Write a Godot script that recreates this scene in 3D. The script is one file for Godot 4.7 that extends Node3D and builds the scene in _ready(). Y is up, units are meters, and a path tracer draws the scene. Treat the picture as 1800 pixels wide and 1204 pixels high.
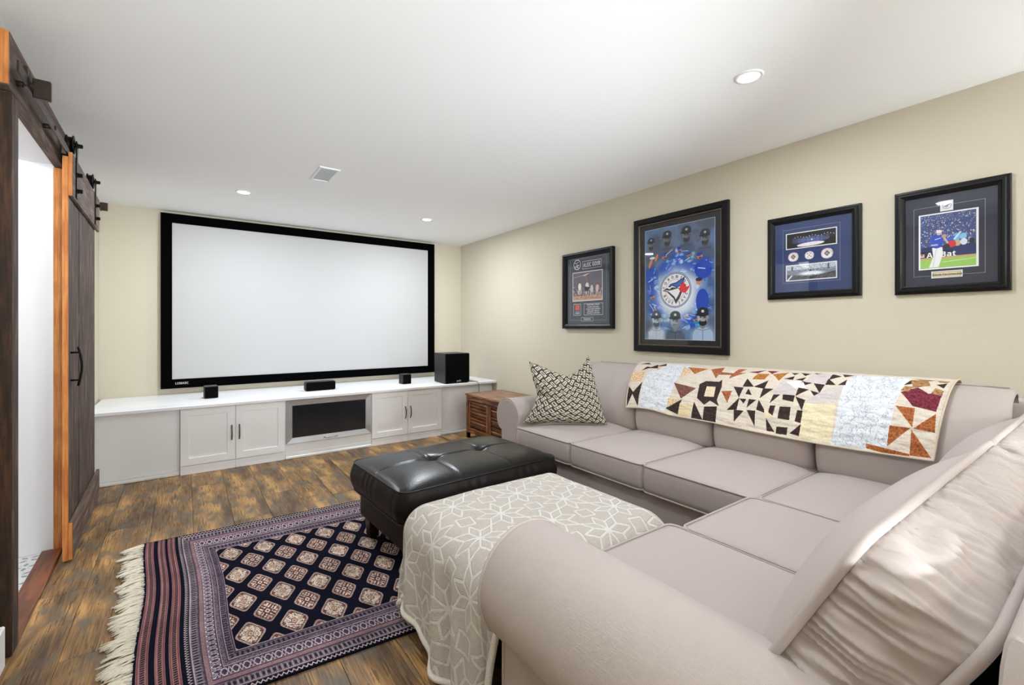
extends Node3D
# A basement home theatre: projection screen over white built-ins, sectional sofa, two ottomans, rug, barn door.
# Metres, y up. The screen wall faces +z at z = -5.36, the picture wall faces -x at x = 3.023.

const BACK := -5.36
const RIGHT := 3.023
const LEFT_TURN := 0.020944          # the left wall stands 1.2 degrees off square
const LEFT_AT := Vector3(-0.46, 0, 0)

# light energies
const FAR_L := 2.2
const FAR_R := 2.6
const MID_L := 1.0
const MID_R := 1.5
const BEHIND := 0.05  # unseen recessed lights behind the camera
const FILL_GLOBE_L := 0.3  # globes, spots and bowls: fill lamps added behind the camera
const FILL_GLOBE_R := 2.2
const FILL_SPOT_L := 11.5
const FILL_SPOT_R := 5.5
const FILL_BOWL_L := 0.9
const FILL_BOWL_R := 0.6
const TILED := 0.5  # unseen lamp lighting the room past the doorway

var M := {}
var taken := {}
var left_frame := Transform3D(Basis(Vector3.UP, LEFT_TURN), LEFT_AT)


# ------------------------------------------------------------------ mesh builder
class MB:
	var st := SurfaceTool.new()

	func _init() -> void:
		st.begin(Mesh.PRIMITIVE_TRIANGLES)
		st.set_smooth_group(0xFFFFFFFF)

	func smooth(on: bool) -> void:
		st.set_smooth_group(0 if on else 0xFFFFFFFF)

	func v(p: Vector3, uv: Vector2) -> void:
		st.set_uv(uv)
		st.add_vertex(p)

	# a, b, c counter-clockwise seen from outside
	func tri(a: Vector3, b: Vector3, c: Vector3, ua := Vector2(), ub := Vector2(), uc := Vector2()) -> void:
		v(a, ua)
		v(c, uc)
		v(b, ub)

	func quad(a: Vector3, b: Vector3, c: Vector3, d: Vector3, ua := Vector2(), ub := Vector2(1, 0), uc := Vector2(1, 1), ud := Vector2(0, 1)) -> void:
		tri(a, b, c, ua, ub, uc)
		tri(a, c, d, ua, uc, ud)

	func guv(p: Vector3, n: int, g: int) -> Vector2:
		if n == g:
			return Vector2(p[(g + 1) % 3], p[(g + 2) % 3])
		return Vector2(p[3 - n - g], p[g])

	# chamfered box; uv in metres with v along the grain axis g
	func box(c: Vector3, s: Vector3, bev := 0.0, g := 1, off := Vector2.ZERO) -> void:
		var h := s / 2.0
		for n in 3:
			var a1 := (n + 1) % 3
			var a2 := (n + 2) % 3
			for sg in [-1.0, 1.0]:
				var q := []
				for k in [[-1, -1], [1, -1], [1, 1], [-1, 1]]:
					var p := Vector3.ZERO
					p[n] = h[n] * sg
					p[a1] = (h[a1] - bev) * k[0]
					p[a2] = (h[a2] - bev) * k[1]
					q.append(p)
				if sg < 0:
					q.reverse()
				quad(c + q[0], c + q[1], c + q[2], c + q[3], guv(q[0], n, g) + off, guv(q[1], n, g) + off, guv(q[2], n, g) + off, guv(q[3], n, g) + off)
		if bev <= 0.0:
			return
		for n in 3:              # edges along axis n
			var a1 := (n + 1) % 3
			var a2 := (n + 2) % 3
			for s1 in [-1.0, 1.0]:
				for s2 in [-1.0, 1.0]:
					var q := []
					for k in [[0, -1], [0, 1], [1, 1], [1, -1]]:
						var p := Vector3.ZERO
						p[n] = (h[n] - bev) * k[1]
						p[a1] = (h[a1] if k[0] == 0 else h[a1] - bev) * s1
						p[a2] = (h[a2] - bev if k[0] == 0 else h[a2]) * s2
						q.append(p)
					if s1 * s2 > 0:
						q.reverse()
					quad(c + q[0], c + q[1], c + q[2], c + q[3], guv(q[0], a1, g) + off, guv(q[1], a1, g) + off, guv(q[2], a1, g) + off, guv(q[3], a1, g) + off)
		for sx in [-1.0, 1.0]:
			for sy in [-1.0, 1.0]:
				for sz in [-1.0, 1.0]:
					var p0 := c + Vector3(h.x * sx, (h.y - bev) * sy, (h.z - bev) * sz)
					var p1 := c + Vector3((h.x - bev) * sx, h.y * sy, (h.z - bev) * sz)
					var p2 := c + Vector3((h.x - bev) * sx, (h.y - bev) * sy, h.z * sz)
					if sx * sy * sz > 0:
						tri(p0, p1, p2)
					else:
						tri(p0, p2, p1)

	# grid of (nu+1)(nv+1) points row by row (v rows); flip turns it over
	func grid(pts: PackedVector3Array, uvs: PackedVector2Array, nu: int, nv: int, flip := false) -> void:
		var w := nu + 1
		for j in nv:
			for i in nu:
				var a := j * w + i
				var b := a + 1
				var c := a + w + 1
				var d := a + w
				if flip:
					quad(pts[a], pts[d], pts[c], pts[b], uvs[a], uvs[d], uvs[c], uvs[b])
				else:
					quad(pts[a], pts[b], pts[c], pts[d], uvs[a], uvs[b], uvs[c], uvs[d])

	func tube(path: PackedVector3Array, r: float, seg := 8, closed := false, squash := 1.0) -> void:
		smooth(true)
		var n := path.size()
		var pts := PackedVector3Array()
		var uvs := PackedVector2Array()
		var rows := n + 1 if closed else n
		var side := Vector3.ZERO
		var run := 0.0
		for k in rows:
			var i := k % n
			var t: Vector3
			if closed:
				t = path[(i + 1) % n] - path[(i + n - 1) % n]
			else:
				t = path[mini(i + 1, n - 1)] - path[maxi(i - 1, 0)]
			t = t.normalized()
			if side == Vector3.ZERO:
				side = t.cross(Vector3.UP if absf(t.y) < 0.9 else Vector3.RIGHT).normalized()
			side = (side - t * side.dot(t)).normalized()
			var up := side.cross(t)
			if k > 0:
				run += path[i].distance_to(path[(i + n - 1) % n])
			for s in seg + 1:
				var a := TAU * s / seg
				pts.append(path[i] + side * cos(a) * r + up * sin(a) * r * squash)
				uvs.append(Vector2(r * a, run))
		grid(pts, uvs, seg, rows - 1, true)
		if not closed:
			for e in [0, rows - 1]:
				for s in seg:
					var a: Vector3 = pts[e * (seg + 1) + s]
					var b: Vector3 = pts[e * (seg + 1) + s + 1]
					if e == 0:
						tri(path[0], a, b)
					else:
						tri(path[n - 1], b, a)
		smooth(false)

	# profile of (radius, height) turned round y, moved by xf
	func lathe(prof: Array, seg: int, xf := Transform3D.IDENTITY, soft := true) -> void:
		smooth(soft)
		var pts := PackedVector3Array()
		var uvs := PackedVector2Array()
		for p in prof:
			for s in seg + 1:
				var a := TAU * s / seg
				pts.append(xf * Vector3(p.x * cos(a), p.y, p.x * sin(a)))
				uvs.append(Vector2(a, p.y))
		grid(pts, uvs, seg, prof.size() - 1, true)
		smooth(false)

	# a rectangular ring in the xy plane, profile of (inset, depth z) going from outer back over the front to inner back
	func ring(w: float, h: float, prof: Array) -> void:
		for k in prof.size() - 1:
			var a: Vector2 = prof[k]
			var b: Vector2 = prof[k + 1]
			var o := [Vector3(-w / 2 + a.x, -h / 2 + a.x, a.y), Vector3(w / 2 - a.x, -h / 2 + a.x, a.y), Vector3(w / 2 - a.x, h / 2 - a.x, a.y), Vector3(-w / 2 + a.x, h / 2 - a.x, a.y)]
			var i := [Vector3(-w / 2 + b.x, -h / 2 + b.x, b.y), Vector3(w / 2 - b.x, -h / 2 + b.x, b.y), Vector3(w / 2 - b.x, h / 2 - b.x, b.y), Vector3(-w / 2 + b.x, h / 2 - b.x, b.y)]
			for s in 4:
				var t := (s + 1) % 4
				var l := w if s % 2 == 0 else h
				quad(o[s], o[t], i[t], i[s], Vector2(a.x + a.y, 0), Vector2(a.x + a.y, l), Vector2(b.x + b.y, l), Vector2(b.x + b.y, 0))

	# closed outline (counter-clockwise in the plane of ax, ay) pushed along az from d0 to d1, with rounded ends
	func extrude(outline: PackedVector2Array, ax: Vector3, ay: Vector3, az: Vector3, d0: float, d1: float, bev: float, soft := true, origin := Vector3.ZERO) -> void:
		var n := outline.size()
		var cen := Vector2.ZERO
		for p in outline:
			cen += p / n
		var inner := PackedVector2Array()
		for i in n:
			var t := (outline[(i + 1) % n] - outline[(i + n - 1) % n]).normalized()
			inner.append(outline[i] + Vector2(-t.y, t.x) * bev)
		var rows := [[inner, d0], [outline, d0 + bev], [outline, d1 - bev], [inner, d1]]
		if bev > 0.004:
			var mid := PackedVector2Array()
			for i in n:
				mid.append(outline[i].lerp(inner[i], 0.3))
			rows = [[inner, d0], [mid, d0 + bev * 0.3], [outline, d0 + bev], [outline, d1 - bev], [mid, d1 - bev * 0.3], [inner, d1]]
		smooth(soft)
		var pts := PackedVector3Array()
		var uvs := PackedVector2Array()
		for row in rows:
			var run := 0.0
			for k in n + 1:
				var p: Vector2 = row[0][k % n]
				if k > 0:
					run += outline[k % n].distance_to(outline[k - 1])
				pts.append(origin + ax * p.x + ay * p.y + az * row[1])
				uvs.append(Vector2(row[1], run))
		grid(pts, uvs, n, rows.size() - 1)
		smooth(false)
		var idx := Geometry2D.triangulate_polygon(inner)
		var full := 0.0
		for k in n:
			full += inner[k].cross(inner[(k + 1) % n]) / 2.0
		for k in range(0, idx.size(), 3):
			full -= absf((inner[idx[k + 1]] - inner[idx[k]]).cross(inner[idx[k + 2]] - inner[idx[k]])) / 2.0
		if idx.is_empty() or absf(full) > 1e-5:
			idx.clear()
			inner = inner.duplicate()
			inner.append(cen)
			for k in n:
				idx.append_array(PackedInt32Array([k, (k + 1) % n, n]))
		for k in range(0, idx.size(), 3):
			var tr := [inner[idx[k]], inner[idx[k + 1]], inner[idx[k + 2]]]
			for e in 2:
				var d: float = [d0, d1][e]
				var q := []
				for p in tr:
					q.append(origin + ax * p.x + ay * p.y + az * d)
				var want := az * (1.0 if e == 1 else -1.0)
				if (q[1] - q[0]).cross(q[2] - q[0]).dot(want) < 0:
					tri(q[0], q[2], q[1], tr[0], tr[2], tr[1])
				else:
					tri(q[0], q[1], q[2], tr[0], tr[1], tr[2])

	func done(m: Material) -> ArrayMesh:
		st.generate_normals()
		var a := st.commit()
		a.surface_set_material(0, m)
		return a


# ------------------------------------------------------------------ naming
func numbered(called: String) -> String:
	var k: int = taken.get(called, 0)
	taken[called] = k + 1
	return called if k == 0 else "%s_%03d" % [called, k]


func thing(called: String, label: String, category: String, xf := Transform3D.IDENTITY, group := "") -> Node3D:
	var o := Node3D.new()
	o.name = numbered(called)
	o.transform = xf
	add_child(o, true)
	o.set_meta("label", label)
	o.set_meta("category", category)
	if group:
		o.set_meta("group", group)
	return o


func part(parent: Node3D, called: String, mb: MB, m: Material, xf := Transform3D.IDENTITY) -> MeshInstance3D:
	return place(parent, called, mb.done(m), xf)


func place(parent: Node3D, called: String, mesh: Mesh, xf := Transform3D.IDENTITY) -> MeshInstance3D:
	var o := MeshInstance3D.new()
	o.mesh = mesh
	if parent == self:
		o.name = numbered(called)
	else:
		var k := 0
		var nm := called
		while parent.has_node(nm):
			k += 1
			nm = "%s_%03d" % [called, k]
		o.name = nm
	o.transform = xf
	parent.add_child(o, true)
	return o


func tag(o: Node3D, label: String, category: String, group := "") -> void:
	o.set_meta("label", label)
	o.set_meta("category", category)
	if group:
		o.set_meta("group", group)


func struct(called: String, label: String, xf := Transform3D.IDENTITY) -> Node3D:
	var o := Node3D.new()
	o.name = numbered(called)
	o.transform = xf
	o.set_meta("kind", "structure")
	o.set_meta("label", label)
	add_child(o, true)
	return o


func struct_box(called: String, label: String, c: Vector3, s: Vector3, m: Material, xf := Transform3D.IDENTITY, bev := 0.0, g := 1) -> MeshInstance3D:
	var b := MB.new()
	b.box(Vector3.ZERO, s, bev, g)
	var o := part(self, called, b, m, xf * Transform3D(Basis.IDENTITY, c))
	o.set_meta("kind", "structure")
	o.set_meta("label", label)
	return o


func boxp(parent: Node3D, called: String, c: Vector3, s: Vector3, m: Material, bev := 0.002, g := 1, basis := Basis.IDENTITY, off := Vector2.ZERO) -> MeshInstance3D:
	var b := MB.new()
	b.box(Vector3.ZERO, s, bev, g, off)
	return part(parent, called, b, m, Transform3D(basis, c))


func at(x: float, y: float, z: float) -> Transform3D:
	return Transform3D(Basis.IDENTITY, Vector3(x, y, z))


# ------------------------------------------------------------------ pictures computed for surfaces
func hash01(a: int, b: int, s := 0) -> float:
	var h := (a * 73856093) ^ (b * 19349663) ^ (s * 83492791)
	h = (h ^ (h >> 13)) * 1274126177
	h = h & 0x7fffffff
	return float((h ^ (h >> 16)) & 0xffff) / 65535.0


func noise_img(w: int, h: int, freq: float, seed_: int, oct := 3, kind := FastNoiseLite.TYPE_SIMPLEX_SMOOTH) -> Image:
	var n := FastNoiseLite.new()
	n.noise_type = kind
	n.seed = seed_
	n.frequency = freq
	n.fractal_octaves = oct
	var im := n.get_seamless_image(w, h)
	im.convert(Image.FORMAT_L8)
	return im


func stretched(w: int, h: int, sh: int, freq: float, seed_: int, oct := 3) -> PackedByteArray:
	var im := noise_img(w, sh, freq, seed_, oct)
	im.resize(w, h, Image.INTERPOLATE_CUBIC)
	return im.get_data()


func tex(im: Image) -> ImageTexture:
	return ImageTexture.create_from_image(im)


# wood: three tones, grain along v, optional dark stain
func wood_image(w: int, h: int, seed_: int, dark: Color, mid: Color, light: Color, stain: Color, stain_amount: float, contrast := 1.0) -> Image:
	var a := stretched(w, h, h / 8, 0.02, seed_, 4)
	var b := stretched(w, h, h / 24, 0.14, seed_ + 1, 2)
	var c := stretched(w, h, h / 2, 0.012, seed_ + 2, 3)
	var out := PackedByteArray()
	out.resize(w * h * 3)
	for i in w * h:
		var t := (a[i] * 0.55 + b[i] * 0.45) / 255.0
		t = clampf((t - 0.5) * 1.6 * contrast + 0.5, 0.0, 1.0)
		var col := dark.lerp(mid, t * 2.0) if t < 0.5 else mid.lerp(light, t * 2.0 - 1.0)
		var s := clampf((c[i] / 255.0 - 0.5) * 4.0, 0.0, 1.0) * stain_amount
		col = col.lerp(stain, s)
		out[i * 3] = int(col.r * 255)
		out[i * 3 + 1] = int(col.g * 255)
		out[i * 3 + 2] = int(col.b * 255)
	return Image.create_from_data(w, h, false, Image.FORMAT_RGB8, out)


func floor_image() -> Image:
	var w := 1024
	var h := 2048
	var grain := stretched(w, h, 90, 0.11, 11, 3)
	var fine := stretched(w, h, 60, 0.35, 12, 2)
	var stain := stretched(w, h, 1100, 0.007, 13, 4)
	var tone := stretched(w, h, 500, 0.005, 14, 3)
	var wave := stretched(w, h, 420, 0.016, 15, 4)
	var out := PackedByteArray()
	out.resize(w * h * 3)
	for y in h:
		for x in w:
			var i := y * w + x
			var colm := x * 5 / w
			var sh := (y + colm * 397) % h
			var j := sh * w + x
			var g := grain[i] / 255.0
			var f := fine[i] / 255.0
			var t := clampf(0.52 + (tone[j] / 255.0 - 0.5) * 1.1 + (g - 0.5) * 0.55 + (f - 0.5) * 0.35 + (wave[j] / 255.0 - 0.5) * 0.55, 0.0, 1.0)
			var r := lerpf(0.30, 0.76, t)
			var gg := lerpf(0.215, 0.58, t)
			var b := lerpf(0.13, 0.345, t)
			var s := clampf((stain[j] / 255.0 - 0.50) * 3.4 + (g - 0.5) * 0.7, 0.0, 1.0) * 0.85
			var k := 0.85 + f * 0.3
			r = lerpf(r, 0.40 * k, s)
			gg = lerpf(gg, 0.36 * k, s)
			b = lerpf(b, 0.31 * k, s)
			if wave[j] > 168 and g < 0.5:
				r *= 0.72
				gg *= 0.7
				b *= 0.68
			out[i * 3] = int(clampf(r, 0, 1) * 255)
			out[i * 3 + 1] = int(clampf(gg, 0, 1) * 255)
			out[i * 3 + 2] = int(clampf(b, 0, 1) * 255)
	return Image.create_from_data(w, h, false, Image.FORMAT_RGB8, out)


class Canvas:
	var im: Image
	var w: int
	var h: int

	func _init(w_: int, h_: int, c: Color) -> void:
		w = w_
		h = h_
		im = Image.create(w, h, false, Image.FORMAT_RGB8)
		im.fill(c)

	func poly(p: PackedVector2Array, c: Color) -> void:
		var lo := 1e9
		var hi := -1e9
		for q in p:
			lo = minf(lo, q.y)
			hi = maxf(hi, q.y)
		for y in range(maxi(0, int(lo)), mini(h - 1, int(hi)) + 1):
			var yy := y + 0.5
			var xs := []
			for k in p.size():
				var a := p[k]
				var b := p[(k + 1) % p.size()]
				if (a.y <= yy) != (b.y <= yy):
					xs.append(a.x + (yy - a.y) / (b.y - a.y) * (b.x - a.x))
			xs.sort()
			for k in range(0, xs.size() - 1, 2):
				var x0 := maxi(0, int(round(xs[k])))
				var x1 := mini(w, int(round(xs[k + 1])))
				if x1 > x0:
					im.fill_rect(Rect2i(x0, y, x1 - x0, 1), c)

	func rect(x: float, y: float, ww: float, hh: float, c: Color) -> void:
		im.fill_rect(Rect2i(int(x), int(y), maxi(1, int(ww)), maxi(1, int(hh))), c)

	func frame(x: float, y: float, ww: float, hh: float, t: float, c: Color) -> void:
		rect(x, y, ww, t, c)
		rect(x, y + hh - t, ww, t, c)
		rect(x, y, t, hh, c)
		rect(x + ww - t, y, t, hh, c)

	func ell(cx: float, cy: float, rx: float, ry: float, c: Color, turn := 0.0) -> void:
		var p := PackedVector2Array()
		for k in 28:
			p.append(Vector2(cx, cy) + Vector2(cos(TAU * k / 28) * rx, sin(TAU * k / 28) * ry).rotated(turn))
		poly(p, c)

	func line(a: Vector2, b: Vector2, t: float, c: Color) -> void:
		var n := (b - a).normalized().orthogonal() * t / 2
		poly([a + n, b + n, b - n, a - n], c)

	func soft(cx: float, cy: float, rx: float, ry: float, c: Color, alpha := 1.0) -> void:
		for y in range(maxi(0, int(cy - ry)), mini(h, int(cy + ry) + 1)):
			for x in range(maxi(0, int(cx - rx)), mini(w, int(cx + rx) + 1)):
				var d := Vector2((x - cx) / rx, (y - cy) / ry).length()
				if d < 1.0:
					im.set_pixel(x, y, im.get_pixel(x, y).lerp(c, alpha * smoothstep(0.0, 0.6, 1.0 - d)))

	func speckle(x0: int, y0: int, ww: int, hh: int, cols: Array, step: int, alpha: float, rng: RandomNumberGenerator) -> void:
		for y in range(y0, y0 + hh, step):
			for x in range(x0, x0 + ww, step):
				var c: Color = cols[rng.randi() % cols.size()]
				var q := im.get_pixel(clampi(x, 0, w - 1), clampi(y, 0, h - 1)).lerp(c, alpha * rng.randf())
				im.fill_rect(Rect2i(x, y, mini(step, x0 + ww - x), mini(step, y0 + hh - y)), q)


# ------------------------------------------------------------------ materials
func mat(c: Color, rough := 0.8, metal := 0.0) -> StandardMaterial3D:
	var m := StandardMaterial3D.new()
	m.albedo_color = c
	m.roughness = rough
	m.metallic = metal
	return m


func c8(r: int, g: int, b: int) -> Color:
	return Color8(r, g, b)


func textured(im: Image, rough: float, scale := Vector3.ONE, bump := 0.0) -> StandardMaterial3D:
	var m := mat(Color.WHITE, rough)
	m.albedo_texture = tex(im)
	m.uv1_scale = scale
	if bump > 0.0:
		var g: Image = im.duplicate()
		g.convert(Image.FORMAT_L8)
		m.heightmap_enabled = true
		m.heightmap_texture = tex(g)
		m.heightmap_scale = bump
	return m


func bumped(m: StandardMaterial3D, im: Image, scale: float, height: float) -> StandardMaterial3D:
	m.uv1_triplanar = true
	m.uv1_scale = Vector3.ONE * scale
	m.heightmap_enabled = true
	m.heightmap_texture = tex(im)
	m.heightmap_scale = height
	return m


func make_materials() -> void:
	var plaster := noise_img(256, 256, 0.06, 3, 4)
	M.wall = bumped(mat(c8(207, 199, 180), 0.85), plaster, 3.0, 0.03)
	M.ceiling = bumped(mat(c8(246, 246, 247), 0.9), plaster, 3.0, 0.02)
	M.white_wall = mat(c8(238, 238, 238), 0.7)
	M.white_paint = mat(c8(250, 250, 252), 0.42)
	M.trim_white = mat(c8(240, 240, 240), 0.45)
	M.counter = textured(wood_image(256, 512, 71, c8(226, 226, 230), c8(238, 238, 240), c8(244, 244, 245), c8(240, 240, 240), 0.2), 0.4, Vector3(2, 0.7, 1), 0.015)
	M.floor = textured(floor_image(), 0.48, Vector3.ONE, 0.03)
	M.barn = textured(wood_image(256, 1024, 21, c8(34, 23, 18), c8(74, 54, 44), c8(118, 92, 78), c8(52, 42, 40), 0.6, 1.15), 0.75, Vector3(3, 0.8, 1), 0.12)
	M.barn_grey = textured(wood_image(256, 1024, 25, c8(58, 44, 37), c8(104, 84, 73), c8(144, 120, 106), c8(84, 72, 66), 0.5), 0.75, Vector3(3, 0.8, 1), 0.1)
	M.cedar = textured(wood_image(128, 1024, 31, c8(186, 112, 54), c8(216, 140, 72), c8(228, 160, 92), c8(176, 96, 44), 0.35), 0.6, Vector3(6, 0.8, 1), 0.03)
	M.post_side = textured(wood_image(128, 1024, 33, c8(24, 14, 8), c8(56, 34, 18), c8(84, 54, 30), c8(34, 22, 12), 0.6, 1.1), 0.75, Vector3(5, 1, 1), 0.08)
	M.threshold = textured(wood_image(128, 512, 35, c8(80, 40, 18), c8(120, 66, 32), c8(148, 86, 46), c8(84, 46, 24), 0.6), 0.4, Vector3(5, 1, 1), 0.02)
	M.chest = textured(wood_image(256, 512, 41, c8(62, 32, 16), c8(118, 66, 34), c8(168, 104, 56), c8(64, 34, 20), 0.8, 1.2), 0.4, Vector3(4, 1.2, 1), 0.05)
	M.chest_top = textured(wood_image(256, 512, 43, c8(94, 62, 42), c8(150, 110, 80), c8(178, 138, 104), c8(108, 74, 54), 0.7), 0.35, Vector3(4, 1.2, 1), 0.03)
	M.black_metal = mat(c8(26, 24, 23), 0.45, 0.7)
	M.black_metal.metallic_specular = 0.4
	M.bronze = mat(c8(60, 50, 44), 0.45, 0.6)
	M.pewter = mat(c8(96, 92, 90), 0.35, 0.9)
	M.alu = mat(c8(182, 182, 184), 0.38, 0.55)
	M.chrome = mat(c8(220, 220, 220), 0.15, 0.9)
	M.velvet = mat(c8(5, 5, 6), 0.95)
	M.velvet.metallic_specular = 0.1
	M.screen = mat(c8(190, 189, 189), 0.85)
	M.screen.metallic_specular = 0.2
	M.logo = mat(c8(180, 180, 180), 0.5)
	M.speaker = mat(c8(20, 20, 22), 0.5)
	M.grille = bumped(mat(c8(11, 11, 12), 0.95), noise_img(128, 128, 0.35, 5, 1), 12.0, 0.06)
	M.grille.metallic_specular = 0.15
	M.sub = textured(wood_image(128, 256, 51, c8(16, 15, 15), c8(30, 29, 29), c8(44, 42, 42), c8(26, 25, 25), 0.3), 0.45, Vector3(6, 2, 1), 0.02)
	M.dark_inside = mat(c8(40, 42, 45), 0.7)
	M.smoke_glass = mat(c8(30, 33, 38), 0.16)
	M.smoke_glass.metallic_specular = 0.6
	M.pane = mat(Color(1, 1, 1, 0.02), 0.02)
	M.pane.transparency = BaseMaterial3D.TRANSPARENCY_ALPHA
	M.frame_black = mat(c8(13, 13, 14), 0.38)
	M.frame_black.metallic_specular = 0.35
	M.frame_lip = mat(c8(96, 84, 74), 0.3, 0.4)
	# sofa fabric: fine wale
	var cord := noise_img(512, 512, 0.25, 61, 2)
	M.sofa = bumped(mat(c8(185, 173, 168), 0.95), cord, 9.0, 0.07)
	M.sofa.metallic_specular = 0.15
	M.sofa.rim_enabled = true
	M.sofa.rim = 0.25
	M.sofa.rim_tint = 0.6
	var rib := Image.create(64, 256, false, Image.FORMAT_L8)
	for y in 256:
		for x in 64:
			rib.set_pixel(x, y, Color.from_hsv(0, 0, 0.5 + 0.32 * sin(TAU * y / 8.0) + 0.18 * hash01(x / 2, y / 2, 4)))
	M.sofa_rib = M.sofa.duplicate()
	M.sofa_rib.uv1_triplanar = false
	M.sofa_rib.uv1_scale = Vector3(4.0, 12.0, 1)
	M.sofa_rib.heightmap_texture = tex(rib)
	M.sofa_rib.heightmap_scale = 0.05
	M.under = mat(c8(24, 18, 15), 0.95)  # near-black: shade painted below the seat cushions, and board behind the chest slats
	var hide := noise_img(512, 512, 0.045, 63, 4, FastNoiseLite.TYPE_CELLULAR)
	M.leather = bumped(mat(c8(14, 13, 14), 0.3), hide, 5.0, 0.05)
	M.leather.metallic_specular = 0.42
	M.leather_side = bumped(mat(c8(22, 15, 14), 0.42), hide, 5.0, 0.04)
	M.leather_side.metallic_specular = 0.3
	M.leg_wood = mat(c8(34, 18, 14), 0.35)
	M.rug = textured(rug_image(), 0.95, Vector3.ONE, 0.12)
	M.rug.metallic_specular = 0.1
	M.fringe = mat(c8(226, 217, 200), 0.95)
	M.blanket = blanket_material()
	M.sherpa = bumped(mat(c8(236, 230, 220), 1.0), noise_img(256, 256, 0.12, 65, 3), 10.0, 0.5)
	M.quilt = textured(quilt_image(), 0.95, Vector3.ONE)
	M.quilt.heightmap_enabled = true
	var stitch := noise_img(512, 512, 0.03, 66, 2, FastNoiseLite.TYPE_CELLULAR)
	M.quilt.heightmap_texture = tex(quilt_relief(stitch))
	M.quilt.heightmap_scale = 1.1
	M.quilt_edge = mat(c8(204, 188, 166), 0.95)
	M.weave = textured(weave_image(), 0.95, Vector3(6.2, 6.2, 1), 0.06)
	M.lens = mat(Color.WHITE, 0.5)
	M.lens.emission_enabled = true
	M.lens.emission = Color(1, 0.98, 0.95)
	M.lens.emission_energy_multiplier = 6.0
	M.tile = textured(tile_image(), 0.35)
	M.grout = mat(c8(196, 196, 198), 0.8)


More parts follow.
